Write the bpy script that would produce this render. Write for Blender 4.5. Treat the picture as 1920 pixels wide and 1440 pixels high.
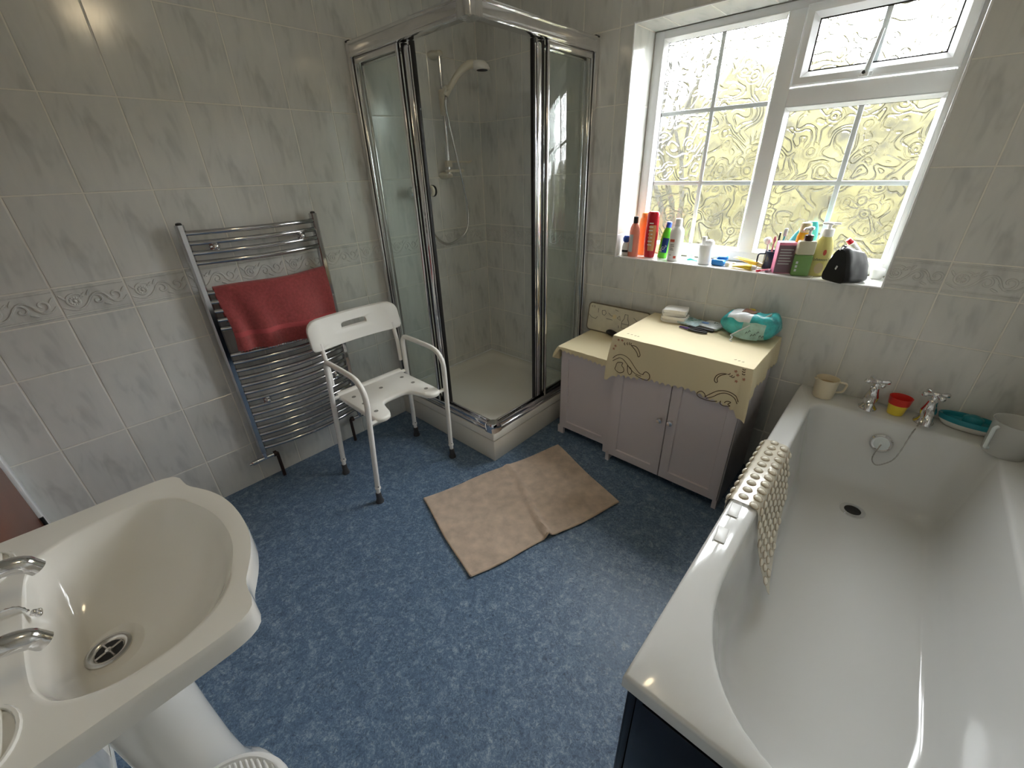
import bpy, math, random
from mathutils import Vector, Matrix, noise

random.seed(7)
for o in list(bpy.data.objects):
    bpy.data.objects.remove(o)
scn = bpy.context.scene
COL = scn.collection
PI = math.pi

# ------------------------------------------------------------------ camera
cam_d = bpy.data.cameras.new('camera')
cam = bpy.data.objects.new('camera', cam_d)
COL.objects.link(cam)
RIGHT = Vector((0.74162489, 0.67026063, -0.02726189))
DOWN = Vector((0.29113871, -0.35821783, -0.88708412))
FWD = Vector((-0.60434326, 0.64994667, -0.46080207))
m3 = Matrix((RIGHT, -DOWN, -FWD)).transposed()
cam.matrix_world = Matrix.Translation((2.2095, -2.1525, 1.458)) @ m3.to_4x4()
cam_d.sensor_width = 36.0
cam_d.sensor_fit = 'HORIZONTAL'
cam_d.lens = 776.78 / 1920.0 * 36.0
cam_d.clip_start = 0.02
scn.camera = cam

# ------------------------------------------------------------------ world (overcast sky)
w = bpy.data.worlds.new('overcast_sky')
scn.world = w
w.use_nodes = True
bg = w.node_tree.nodes['Background']
bg.inputs[0].default_value = (0.97, 0.97, 1.0, 1)
bg.inputs[1].default_value = 16.0
# sampling portal in the window opening (emits nothing itself)
pd = bpy.data.lights.new('window_portal', 'AREA')
pd.shape = 'RECTANGLE'
pd.size = 1.16
pd.size_y = 1.0
pd.cycles.is_portal = True
po = bpy.data.objects.new('window_portal', pd)
COL.objects.link(po)
po.location = (1.61, 0.292, 1.514)
po.rotation_euler = (-PI / 2, 0, 0)

scn.view_settings.view_transform = 'Standard'
scn.view_settings.look = 'None'
scn.view_settings.gamma = 1.0
scn.view_settings.exposure = 1.04
scn.view_settings.use_curve_mapping = False
try:
    scn.cycles.use_denoising = True
    scn.cycles.max_bounces = 9
    scn.cycles.diffuse_bounces = 5
    scn.cycles.glossy_bounces = 4
    scn.cycles.transmission_bounces = 4
    scn.cycles.transparent_max_bounces = 24
    scn.cycles.sample_clamp_indirect = 6.0
    scn.cycles.use_adaptive_sampling = True
    scn.cycles.adaptive_threshold = 0.02
except Exception:
    pass

# ------------------------------------------------------------------ materials
M = {}


def new_mat(name):
    m = bpy.data.materials.new(name)
    m.use_nodes = True
    nt = m.node_tree
    nt.nodes.clear()
    out = nt.nodes.new('ShaderNodeOutputMaterial')
    return m, nt, out


def link(nt, a, b):
    nt.links.new(a, b)


def node(nt, kind, **kw):
    n = nt.nodes.new(kind)
    for k, v in kw.items():
        if k.startswith('i_'):
            key = k[2:]
            n.inputs[int(key) if key.isdigit() else key].default_value = v
        else:
            setattr(n, k, v)
    return n


def math_node(nt, op, a, b=None, clamp=False):
    n = nt.nodes.new('ShaderNodeMath')
    n.operation = op
    n.use_clamp = clamp
    for i, v in enumerate((a, b)):
        if v is None:
            continue
        if isinstance(v, (int, float)):
            n.inputs[i].default_value = v
        else:
            link(nt, v, n.inputs[i])
    return n.outputs[0]


def pbr(name, col, rough=0.5, metal=0.0, spec=0.5, coat=0.0, noise_amt=0.0, noise_scale=20.0,
        bump=0.0, bump_scale=200.0, trans=0.0, ior=1.45, alpha=1.0, emit=None, sheen=0.0, sss=0.0):
    m, nt, out = new_mat(name)
    p = nt.nodes.new('ShaderNodeBsdfPrincipled')
    link(nt, p.outputs[0], out.inputs[0])
    p.inputs['Base Color'].default_value = (*col, 1)
    p.inputs['Roughness'].default_value = rough
    p.inputs['Metallic'].default_value = metal
    p.inputs['IOR'].default_value = ior
    p.inputs['Specular IOR Level'].default_value = spec
    p.inputs['Coat Weight'].default_value = coat
    p.inputs['Transmission Weight'].default_value = trans
    p.inputs['Alpha'].default_value = alpha
    p.inputs['Sheen Weight'].default_value = sheen
    p.inputs['Subsurface Weight'].default_value = sss
    if sss:
        p.inputs['Subsurface Radius'].default_value = (0.01, 0.01, 0.008)
    if emit:
        p.inputs['Emission Color'].default_value = (*emit[:3], 1)
        p.inputs['Emission Strength'].default_value = emit[3]
    tc = nt.nodes.new('ShaderNodeTexCoord')
    if noise_amt:
        n = node(nt, 'ShaderNodeTexNoise', i_Scale=noise_scale, i_Detail=4.0)
        link(nt, tc.outputs['Object'], n.inputs['Vector'])
        r = node(nt, 'ShaderNodeMapRange')
        r.inputs['From Min'].default_value = 0.3
        r.inputs['From Max'].default_value = 0.7
        r.inputs['To Min'].default_value = 1 - noise_amt
        r.inputs['To Max'].default_value = 1 + noise_amt
        link(nt, n.outputs[0], r.inputs[0])
        mx = node(nt, 'ShaderNodeVectorMath', operation='SCALE')
        mx.inputs[0].default_value = col
        link(nt, r.outputs[0], mx.inputs['Scale'])
        link(nt, mx.outputs[0], p.inputs['Base Color'])
    if bump:
        n2 = node(nt, 'ShaderNodeTexNoise', i_Scale=bump_scale, i_Detail=3.0)
        link(nt, tc.outputs['Object'], n2.inputs['Vector'])
        b = node(nt, 'ShaderNodeBump', i_Strength=bump, i_Distance=0.002)
        link(nt, n2.outputs[0], b.inputs['Height'])
        link(nt, b.outputs[0], p.inputs['Normal'])
    M[name] = m
    return m


def tile_material(name='marble_tile', brick=False):
    """glossy white-grey ceramic with soft diagonal veins"""
    m, nt, out = new_mat(name)
    p = nt.nodes.new('ShaderNodeBsdfPrincipled')
    link(nt, p.outputs[0], out.inputs[0])
    tc = nt.nodes.new('ShaderNodeTexCoord')
    oi = nt.nodes.new('ShaderNodeObjectInfo')
    # object coordinates: u = tile width, v = tile height; run veins along a steep diagonal
    rot = node(nt, 'ShaderNodeMapping')
    rot.inputs['Rotation'].default_value = (0, 0, math.radians(-28))
    rot.inputs['Scale'].default_value = (16.0, 4.5, 1.0)
    link(nt, tc.outputs['Object'], rot.inputs['Vector'])
    off = node(nt, 'ShaderNodeVectorMath', operation='SCALE')
    off.inputs[0].default_value = (1.3, 2.1, 0.0)
    link(nt, oi.outputs['Random'], off.inputs['Scale'])
    add = node(nt, 'ShaderNodeVectorMath', operation='ADD')
    link(nt, rot.outputs[0], add.inputs[0])
    link(nt, off.outputs[0], add.inputs[1])
    n1 = node(nt, 'ShaderNodeTexNoise', i_Scale=1.0, i_Detail=3.0, i_Roughness=0.55, i_Distortion=0.5)
    link(nt, add.outputs[0], n1.inputs['Vector'])
    cr = nt.nodes.new('ShaderNodeValToRGB')
    e = cr.color_ramp.elements
    e[0].position = 0.30
    e[0].color = (0.52, 0.53, 0.52, 1)
    e[1].position = 0.45
    e[1].color = (0.665, 0.67, 0.65, 1)
    x = e.new(0.62)
    x.color = (0.71, 0.71, 0.685, 1)
    link(nt, n1.outputs[0], cr.inputs[0])
    link(nt, cr.outputs[0], p.inputs['Base Color'])
    p.inputs['Roughness'].default_value = 0.15
    p.inputs['Specular IOR Level'].default_value = 0.55
    n2 = node(nt, 'ShaderNodeTexNoise', i_Scale=0.9, i_Detail=0.0)
    link(nt, add.outputs[0], n2.inputs['Vector'])
    b = node(nt, 'ShaderNodeBump', i_Strength=0.05, i_Distance=0.01)
    link(nt, n2.outputs[0], b.inputs['Height'])
    link(nt, b.outputs[0], p.inputs['Normal'])
    M[name] = m
    return m


def vinyl_material():
    m, nt, out = new_mat('blue_vinyl')
    p = nt.nodes.new('ShaderNodeBsdfPrincipled')
    link(nt, p.outputs[0], out.inputs[0])
    tc = nt.nodes.new('ShaderNodeTexCoord')
    a = node(nt, 'ShaderNodeTexNoise', i_Scale=26.0, i_Detail=6.0, i_Roughness=0.7, i_Distortion=0.8)
    b = node(nt, 'ShaderNodeTexNoise', i_Scale=110.0, i_Detail=5.0, i_Roughness=0.75, i_Distortion=1.0)
    link(nt, tc.outputs['Object'], a.inputs['Vector'])
    link(nt, tc.outputs['Object'], b.inputs['Vector'])
    s = math_node(nt, 'ADD', math_node(nt, 'MULTIPLY', a.outputs[0], 0.42), math_node(nt, 'MULTIPLY', b.outputs[0], 0.58))
    cr = nt.nodes.new('ShaderNodeValToRGB')
    e = cr.color_ramp.elements
    e[0].position = 0.36
    e[0].color = (0.050, 0.085, 0.145, 1)
    e[1].position = 0.64
    e[1].color = (0.36, 0.44, 0.53, 1)
    x = e.new(0.47)
    x.color = (0.095, 0.160, 0.262, 1)
    x = e.new(0.54)
    x.color = (0.155, 0.235, 0.345, 1)
    link(nt, s, cr.inputs[0])
    # thin dark veins
    v = node(nt, 'ShaderNodeTexNoise', i_Scale=26.0, i_Detail=4.0, i_Distortion=1.5)
    link(nt, tc.outputs['Object'], v.inputs['Vector'])
    d = math_node(nt, 'ABSOLUTE', math_node(nt, 'SUBTRACT', v.outputs[0], 0.5))
    k = math_node(nt, 'MULTIPLY', d, 55.0, clamp=True)
    k = math_node(nt, 'ADD', math_node(nt, 'MULTIPLY', k, 0.45), 0.55)
    sc = node(nt, 'ShaderNodeVectorMath', operation='SCALE')
    link(nt, cr.outputs[0], sc.inputs[0])
    link(nt, k, sc.inputs['Scale'])
    link(nt, sc.outputs[0], p.inputs['Base Color'])
    p.inputs['Roughness'].default_value = 0.42
    bp = node(nt, 'ShaderNodeBump', i_Strength=0.25, i_Distance=0.002)
    link(nt, b.outputs[0], bp.inputs['Height'])
    link(nt, bp.outputs[0], p.inputs['Normal'])
    M['blue_vinyl'] = m


def clear_glass(name, tint, refl=0.5):
    """thin clear sheet: straight see-through plus Fresnel reflection"""
    m, nt, out = new_mat(name)
    t = node(nt, 'ShaderNodeBsdfTransparent')
    t.inputs[0].default_value = (*tint, 1)
    g = node(nt, 'ShaderNodeBsdfGlossy')
    g.inputs['Roughness'].default_value = 0.01
    lw = node(nt, 'ShaderNodeLayerWeight', i_Blend=0.5)
    fr = math_node(nt, 'ADD', math_node(nt, 'MULTIPLY', math_node(nt, 'POWER', lw.outputs['Facing'], 4.0), 0.7), 0.045 * refl * 2)
    mx = nt.nodes.new('ShaderNodeMixShader')
    link(nt, fr, mx.inputs[0])
    link(nt, t.outputs[0], mx.inputs[1])
    link(nt, g.outputs[0], mx.inputs[2])
    link(nt, mx.outputs[0], out.inputs[0])
    M[name] = m


def patterned_glass():
    """obscure glass: embossed roses and scrolls bend the view, flat areas stay clear"""
    m, nt, out = new_mat('patterned_glass')
    geo = nt.nodes.new('ShaderNodeNewGeometry')
    dn = node(nt, 'ShaderNodeTexNoise', i_Scale=9.0, i_Detail=1.0)
    link(nt, geo.outputs['Position'], dn.inputs['Vector'])
    dv = node(nt, 'ShaderNodeVectorMath', operation='MULTIPLY_ADD')
    link(nt, dn.outputs['Color'], dv.inputs[0])
    dv.inputs[1].default_value = (0.035, 0.0, 0.035)
    link(nt, geo.outputs['Position'], dv.inputs[2])
    flat = node(nt, 'ShaderNodeVectorMath', operation='MULTIPLY')
    link(nt, dv.outputs[0], flat.inputs[0])
    flat.inputs[1].default_value = (1, 0, 1)
    vor = node(nt, 'ShaderNodeTexVoronoi', i_Scale=12.0)
    link(nt, flat.outputs[0], vor.inputs['Vector'])
    rings = math_node(nt, 'SINE', math_node(nt, 'MULTIPLY', vor.outputs['Distance'], 36.0))
    rings = math_node(nt, 'POWER', math_node(nt, 'MULTIPLY', math_node(nt, 'ADD', rings, 1.0), 0.5), 3.0)
    fade = math_node(nt, 'SUBTRACT', 1.0, math_node(nt, 'MULTIPLY', vor.outputs['Distance'], 1.75), clamp=True)
    rings = math_node(nt, 'MULTIPLY', rings, fade)
    cn = node(nt, 'ShaderNodeTexNoise', i_Scale=9.0, i_Detail=1.0, i_Distortion=0.8)
    link(nt, flat.outputs[0], cn.inputs['Vector'])
    sq = math_node(nt, 'SINE', math_node(nt, 'MULTIPLY', cn.outputs[0], 46.0))
    sq = math_node(nt, 'POWER', math_node(nt, 'MULTIPLY', math_node(nt, 'ADD', sq, 1.0), 0.5), 5.0)
    sq = math_node(nt, 'MULTIPLY', sq, math_node(nt, 'MULTIPLY', math_node(nt, 'SUBTRACT', 1.0, fade), 0.9))
    ht = math_node(nt, 'ADD', rings, sq)
    bp = node(nt, 'ShaderNodeBump', i_Strength=1.0, i_Distance=0.0075)
    link(nt, ht, bp.inputs['Height'])
    tr = node(nt, 'ShaderNodeBsdfTransparent')
    tr.inputs[0].default_value = (0.96, 0.98, 0.97, 1)
    rf = node(nt, 'ShaderNodeBsdfRefraction', i_IOR=1.16, i_Roughness=0.02)
    # steep flanks of the relief lose light
    dp = node(nt, 'ShaderNodeVectorMath', operation='DOT_PRODUCT')
    link(nt, bp.outputs[0], dp.inputs[0])
    link(nt, geo.outputs['Normal'], dp.inputs[1])
    fl = math_node(nt, 'MULTIPLY', math_node(nt, 'POWER', dp.outputs['Value'], 2.2), 0.97, clamp=True)
    cc = node(nt, 'ShaderNodeCombineColor')
    for q in range(3):
        link(nt, fl, cc.inputs[q])
    link(nt, cc.outputs[0], rf.inputs['Color'])
    link(nt, bp.outputs[0], rf.inputs['Normal'])
    mx = nt.nodes.new('ShaderNodeMixShader')
    link(nt, math_node(nt, 'ADD', math_node(nt, 'MULTIPLY', math_node(nt, 'SUBTRACT', 1.0, dp.outputs['Value']), 4.0), 0.12, clamp=True), mx.inputs[0])
    link(nt, tr.outputs[0], mx.inputs[1])
    link(nt, rf.outputs[0], mx.inputs[2])
    gl = node(nt, 'ShaderNodeBsdfGlossy', i_Roughness=0.03)
    link(nt, bp.outputs[0], gl.inputs['Normal'])
    mx2 = nt.nodes.new('ShaderNodeMixShader')
    mx2.inputs[0].default_value = 0.05
    link(nt, mx.outputs[0], mx2.inputs[1])
    link(nt, gl.outputs[0], mx2.inputs[2])
    link(nt, mx2.outputs[0], out.inputs[0])
    M['patterned_glass'] = m


tile_material()
vinyl_material()
patterned_glass()
clear_glass('shower_glass', (0.965, 0.985, 0.975))
clear_glass('pane_back', (0.97, 0.99, 0.98), 0.2)
pbr('grout', (0.82, 0.80, 0.74), 0.7)
pbr('ceiling_white', (0.75, 0.75, 0.73), 0.8)
pbr('upvc', (0.80, 0.81, 0.82), 0.3)
pbr('gasket', (0.012, 0.012, 0.014), 0.5)
pbr('bar_white', (0.72, 0.78, 0.80), 0.35)
pbr('trim_white', (0.85, 0.86, 0.87), 0.2)
pbr('chrome', (0.80, 0.80, 0.82), 0.07, 1.0)
pbr('rail_chrome', (0.78, 0.77, 0.78), 0.13, 1.0)
pbr('satin_chrome', (0.72, 0.71, 0.70), 0.22, 1.0)
pbr('chain_metal', (0.38, 0.37, 0.35), 0.3, 1.0)
pbr('radiator_chrome', (0.56, 0.56, 0.58), 0.09, 1.0)
pbr('black_rubber', (0.012, 0.012, 0.013), 0.45)
pbr('acrylic_white', (0.78, 0.78, 0.75), 0.22, coat=0.3)
pbr('ceramic_cream', (0.80, 0.785, 0.745), 0.10, coat=0.5)
pbr('tray_white', (0.82, 0.80, 0.745), 0.25)
pbr('plinth_white', (0.80, 0.77, 0.70), 0.3)
pbr('bath_white', (0.66, 0.668, 0.662), 0.11, coat=0.4)
pbr('navy_panel', (0.0035, 0.004, 0.009), 0.2)
pbr('chair_white', (0.92, 0.91, 0.865), 0.35)
pbr('tube_white', (0.90, 0.885, 0.85), 0.25)
pbr('ferrule_dark', (0.05, 0.05, 0.055), 0.6)
pbr('cream_plastic', (0.72, 0.68, 0.58), 0.35)
pbr('pipe_brown', (0.035, 0.018, 0.014), 0.4)
pbr('door_brown', (0.17, 0.055, 0.028), 0.35, noise_amt=0.15, noise_scale=6)
pbr('lilac_paint', (0.68, 0.62, 0.64), 0.45)
pbr('dark_gap', (0.015, 0.014, 0.015), 0.8)
pbr('cloth_cream', (0.80, 0.70, 0.47), 0.75, bump=0.4, bump_scale=700)
pbr('embroidery_brown', (0.10, 0.055, 0.022), 0.7)
pbr('embroidery_pink', (0.50, 0.20, 0.12), 0.7)
pbr('towel_red', (0.33, 0.058, 0.058), 0.95, noise_amt=0.18, noise_scale=90, bump=1.0, bump_scale=520, sheen=0.4)
pbr('towel_red_light', (0.46, 0.085, 0.09), 0.9, bump=0.4, bump_scale=300)
pbr('towel_beige', (0.60, 0.475, 0.375), 0.95, noise_amt=0.16, noise_scale=22, bump=1.0, bump_scale=420, sheen=0.3)
pbr('hem_beige', (0.60, 0.47, 0.36), 0.9, bump=0.5, bump_scale=300)
pbr('lamp_glass', (0.9, 0.85, 0.75), 0.3, emit=(1.0, 0.80, 0.50, 11.0))

# ------------------------------------------------------------------ mesh helpers
ROOTS = {}


class MB:
    def __init__(s):
        s.v = []
        s.f = []
        s.mi = []

    def add(s, verts, faces, mi=0):
        o = len(s.v)
        s.v += [tuple(q) for q in verts]
        s.f += [tuple(i + o for i in q) for q in faces]
        s.mi += [mi] * len(faces)
        return s

    def box(s, x0, x1, y0, y1, z0, z1, mi=0):
        v = [(x0, y0, z0), (x1, y0, z0), (x1, y1, z0), (x0, y1, z0), (x0, y0, z1), (x1, y0, z1), (x1, y1, z1), (x0, y1, z1)]
        return s.add(v, [(0, 3, 2, 1), (4, 5, 6, 7), (0, 1, 5, 4), (1, 2, 6, 5), (2, 3, 7, 6), (3, 0, 4, 7)], mi)

    def rbox(s, x0, x1, y0, y1, z0, z1, r=0.004, mi=0, seg=2):
        """box with rounded edges (superellipsoid-free: bevelled through loops)"""
        r = min(r, (x1 - x0) * .49, (y1 - y0) * .49, (z1 - z0) * .49)

        def loop(z, ins):
            L = []
            for cx, cy, a0 in ((x1 - r, y1 - r, 0), (x0 + r, y1 - r, 90), (x0 + r, y0 + r, 180), (x1 - r, y0 + r, 270)):
                for k in range(seg + 1):
                    a = math.radians(a0 + 90 * k / seg)
                    L.append((cx + (r - ins) * math.cos(a), cy + (r - ins) * math.sin(a), z))
            return L
        lo = []
        for k in range(seg + 1):
            a = math.radians(90 * k / seg)
            lo.append(loop(z0 + r * (1 - math.sin(a)), r * (1 - math.cos(a))))
        lo = lo[::-1]
        hi = []
        for k in range(seg + 1):
            a = math.radians(90 * k / seg)
            hi.append(loop(z1 - r * (1 - math.sin(a)), r * (1 - math.cos(a))))
        return s.loft(lo + hi, True, True, True, mi)

    def loft(s, loops, closed=True, cap0=False, cap1=False, mi=0):
        n = len(loops[0])
        vs = [p for L in loops for p in L]
        fs = []
        for i in range(len(loops) - 1):
            for j in range(n if closed else n - 1):
                k = (j + 1) % n
                fs.append((i * n + j, i * n + k, (i + 1) * n + k, (i + 1) * n + j))
        if cap0:
            fs.append(tuple(reversed(range(n))))
        if cap1:
            fs.append(tuple((len(loops) - 1) * n + j for j in range(n)))
        return s.add(vs, fs, mi)

    def tube(s, path, r, seg=8, caps=True, mi=0, closed=False):
        P = [Vector(p) for p in path]
        n = len(P)
        rr = r if isinstance(r, (list, tuple)) else [r] * n
        loops = []
        prev = None
        for i in range(n):
            if closed:
                t = P[(i + 1) % n] - P[i - 1]
            else:
                t = (P[min(i + 1, n - 1)] - P[max(i - 1, 0)])
            t.normalize()
            if prev is None:
                up = Vector((0, 0, 1)) if abs(t.z) < 0.9 else Vector((1, 0, 0))
                u = t.cross(up).normalized()
            else:
                u = (prev - t * prev.dot(t)).normalized()
            prev = u
            v = t.cross(u)
            loops.append([P[i] + (u * math.cos(2 * PI * k / seg) + v * math.sin(2 * PI * k / seg)) * rr[i] for k in range(seg)])
        if closed:
            loops.append(loops[0])
        return s.loft(loops, True, caps and not closed, caps and not closed, mi)

    def lathe(s, prof, c=(0, 0, 0), seg=20, axis=(0, 0, 1), sx=1.0, sy=1.0, cap0=True, cap1=True, mi=0, rot=0.0):
        """prof: list of (r, h) from bottom to top"""
        A = Vector(axis).normalized()
        up = Vector((0, 0, 1)) if abs(A.z) < 0.9 else Vector((1, 0, 0))
        if abs(A.z) > 0.9:
            U, V = Vector((1, 0, 0)), Vector((0, 1, 0))
            if A.z < 0:
                V = -V
        else:
            U = up.cross(A).normalized()
            V = A.cross(U)
        if rot:
            U, V = U * math.cos(rot) + V * math.sin(rot), V * math.cos(rot) - U * math.sin(rot)
        C = Vector(c)
        loops = [[C + A * h + U * (r * sx * math.cos(2 * PI * k / seg)) + V * (r * sy * math.sin(2 * PI * k / seg)) for k in range(seg)] for r, h in prof]
        return s.loft(loops, True, cap0, cap1, mi)

    def sheet(s, G, th=0.002, mi=0):
        """G[i][j] points -> closed thin solid"""
        n, m = len(G), len(G[0])
        G = [[Vector(p) for p in row] for row in G]
        top, bot = [], []
        for i in range(n):
            for j in range(m):
                a = G[min(i + 1, n - 1)][j] - G[max(i - 1, 0)][j]
                b = G[i][min(j + 1, m - 1)] - G[i][max(j - 1, 0)]
                nn = a.cross(b)
                nn = nn.normalized() if nn.length > 1e-12 else Vector((0, 0, 1))
                top.append(G[i][j] + nn * th / 2)
                bot.append(G[i][j] - nn * th / 2)
        N = n * m
        fs = []
        for i in range(n - 1):
            for j in range(m - 1):
                a, b, c, d = i * m + j, (i + 1) * m + j, (i + 1) * m + j + 1, i * m + j + 1
                fs.append((a, b, c, d))
                fs.append((N + d, N + c, N + b, N + a))
        ring = [j for j in range(m)] + [i * m + m - 1 for i in range(1, n)] + [(n - 1) * m + j for j in range(m - 2, -1, -1)] + [i * m for i in range(n - 2, 0, -1)]
        for k in range(len(ring)):
            a, b = ring[k], ring[(k + 1) % len(ring)]
            fs.append((a, b, N + b, N + a))
        return s.add(top + bot, fs, mi)

    def prism(s, poly, z0, z1, mi=0, bevel=0.0):
        n = len(poly)
        if bevel:
            cx = sum(p[0] for p in poly) / n
            cy = sum(p[1] for p in poly) / n

            def ins(d):
                out = []
                for i in range(n):
                    a = Vector(poly[i - 1]); b = Vector(poly[i]); c = Vector(poly[(i + 1) % n])
                    t = (c - a)
                    nn = Vector((-t.y, t.x)).normalized()
                    q = b + nn * d
                    out.append((q.x, q.y))
                return out
            ar = sum(poly[i - 1][0] * poly[i][1] - poly[i][0] * poly[i - 1][1] for i in range(n))
            sg = 1 if ar > 0 else -1
            i1 = ins(sg * bevel)
            i2 = ins(sg * bevel * .35)
            L = [[(x, y, z0) for x, y in i1], [(x, y, z0 + bevel * .35) for x, y in i2], [(x, y, z0 + bevel) for x, y in poly],
                 [(x, y, z1 - bevel) for x, y in poly], [(x, y, z1 - bevel * .35) for x, y in i2], [(x, y, z1) for x, y in i1]]
            return s.loft(L, True, True, True, mi)
        return s.loft([[(x, y, z0) for x, y in poly], [(x, y, z1) for x, y in poly]], True, True, True, mi)

    def xform(s, mat):
        s.v = [tuple(mat @ Vector(p)) for p in s.v]
        return s

    def mesh(s, name, mats, smooth=None, off=(0, 0, 0)):
        me = bpy.data.meshes.new(name)
        ox, oy, oz = off
        me.from_pydata([(x - ox, y - oy, z - oz) for x, y, z in s.v], [], s.f)
        mats = mats if isinstance(mats, (list, tuple)) else [mats]
        for q in mats:
            me.materials.append(M[q] if isinstance(q, str) else q)
        if len(mats) > 1:
            me.polygons.foreach_set('material_index', s.mi)
        me.update()
        # consistent outward normals
        import bmesh
        bm = bmesh.new()
        bm.from_mesh(me)
        bmesh.ops.recalc_face_normals(bm, faces=bm.faces)
        bm.to_mesh(me)
        bm.free()
        if smooth is not None:
            me.polygons.foreach_set('use_smooth', [True] * len(me.polygons))
            try:
                me.set_sharp_from_angle(angle=math.radians(smooth))
            except Exception:
                pass
        return me

    def build(s, name, mats, parent=None, smooth=None, loc=None):
        """world-space vertices -> object; the origin is the parent's base (or loc)"""
        if parent is not None:
            off = ROOTS[parent.name]
        else:
            off = loc if loc is not None else (0, 0, 0)
        me = s.mesh(name, mats, smooth, off)
        o = bpy.data.objects.new(name, me)
        COL.objects.link(o)
        if parent is not None:
            o.parent = parent
            ROOTS[o.name] = off
        else:
            o.location = off
            ROOTS[o.name] = tuple(off)
        return o


def tag(o, label=None, cat=None, group=None, kind=None):
    if label:
        o['label'] = label
    if cat:
        o['category'] = cat
    if group:
        o['group'] = group
    if kind:
        o['kind'] = kind
    return o


def thing(name, loc, label, cat, group=None):
    o = bpy.data.objects.new(name, None)
    o.empty_display_size = 0.05
    COL.objects.link(o)
    o.location = loc
    ROOTS[o.name] = tuple(loc)
    return tag(o, label, cat, group)


def struct(o):
    o['kind'] = 'structure'
    return o


def crom(pts, n=6, closed=False):
    """Catmull-Rom through pts"""
    P = [Vector(p) for p in pts]
    N = len(P)
    out = []
    rng = N if closed else N - 1
    for i in range(rng):
        if closed:
            a, b, c, d = P[i - 1], P[i], P[(i + 1) % N], P[(i + 2) % N]
        else:
            a, b, c, d = P[max(i - 1, 0)], P[i], P[i + 1], P[min(i + 2, N - 1)]
        for k in range(n):
            t = k / n
            out.append(0.5 * ((2 * b) + (c - a) * t + (2 * a - 5 * b + 4 * c - d) * t * t + (3 * b - a - 3 * c + d) * t ** 3))
    if not closed:
        out.append(P[-1])
    return out


def fillet(pts, r, n=5):
    """polyline with rounded corners"""
    P = [Vector(p) for p in pts]
    out = [P[0]]
    for i in range(1, len(P) - 1):
        a, b, c = P[i - 1], P[i], P[i + 1]
        d1 = (a - b)
        d2 = (c - b)
        rr = min(r, d1.length * .48, d2.length * .48)
        p, q = b + d1.normalized() * rr, b + d2.normalized() * rr
        for k in range(n + 1):
            t = k / n
            out.append(p * (1 - t) ** 2 + b * 2 * t * (1 - t) + q * t * t)
    out.append(P[-1])
    return out


def text_mesh(body, size, extrude=0.0003):
    cu = bpy.data.curves.new('lettering', 'FONT')
    cu.body = body
    cu.size = size
    cu.extrude = extrude
    cu.align_x = 'CENTER'
    cu.resolution_u = 2
    o = bpy.data.objects.new('lettering', cu)
    COL.objects.link(o)
    dg = bpy.context.evaluated_depsgraph_get()
    me = bpy.data.meshes.new_from_object(o.evaluated_get(dg))
    bpy.data.objects.remove(o)
    return me


def lettering(body, size, mat, parent, mtx, italic=0.0):
    me = text_mesh(body, size)
    off = Vector(ROOTS[parent.name])
    sh = Matrix.Identity(4)
    sh[0][1] = italic
    me.transform(Matrix.Translation(-off) @ mtx @ sh)
    me.materials.clear()
    me.materials.append(M[mat])
    o = bpy.data.objects.new('lettering', me)
    COL.objects.link(o)
    o.parent = parent
    ROOTS[o.name] = tuple(off)
    return o


def facing(pos, right, up):
    """matrix: x->right, y->up, z->normal"""
    r = Vector(right).normalized()
    u = Vector(up)
    u = (u - r * u.dot(r)).normalized()
    nn = r.cross(u)
    m = Matrix((r, u, nn)).transposed().to_4x4()
    return Matrix.Translation(pos) @ m


# ------------------------------------------------------------------ room shell
RX, RY, RZ = 2.74, -2.53, 2.40
WX0, WX1, WZ0, WZ1 = 1.03, 2.19, 1.009, 2.019     # window opening
GD = 0.0015                                        # grout depth

floor = struct(MB().box(-0.1, RX + 0.1, RY - 0.1, 0.1, -0.08, 0.0).build('floor', 'blue_vinyl'))
struct(MB().box(-0.1, RX + 0.1, RY - 0.1, 0.3, RZ, RZ + 0.08).build('ceiling', 'ceiling_white'))
wall_left = struct(MB().box(-0.12, -GD, RY - 0.12, 0.30, 0, RZ).build('wall_left', 'grout'))
b = MB()
b.box(-0.0, RX, GD, 0.30, 0, WZ0 - GD)
b.box(-0.0, RX, GD, 0.30, WZ1 + GD, RZ)
b.box(-0.0, WX0 - GD, GD, 0.30, WZ0 - GD, WZ1 + GD)
b.box(WX1 + GD, RX, GD, 0.30, WZ0 - GD, WZ1 + GD)
wall_back = struct(b.build('wall_back', 'grout'))
wall_right = struct(MB().box(RX + GD, RX + 0.12, RY - 0.12, 0.30, 0, RZ).build('wall_right', 'grout'))
wall_front = struct(MB().box(0.0, RX, RY - 0.12, RY - GD, 0, RZ).build('wall_front', 'grout'))

ROWS = [0.0, 0.232, 0.530, 0.829, 1.009, 1.124, 1.423, 1.721, 2.019, 2.317, 2.40]
BORDER_ROW = 4
TILE_MESH = {}
GAP = 0.0042


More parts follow.
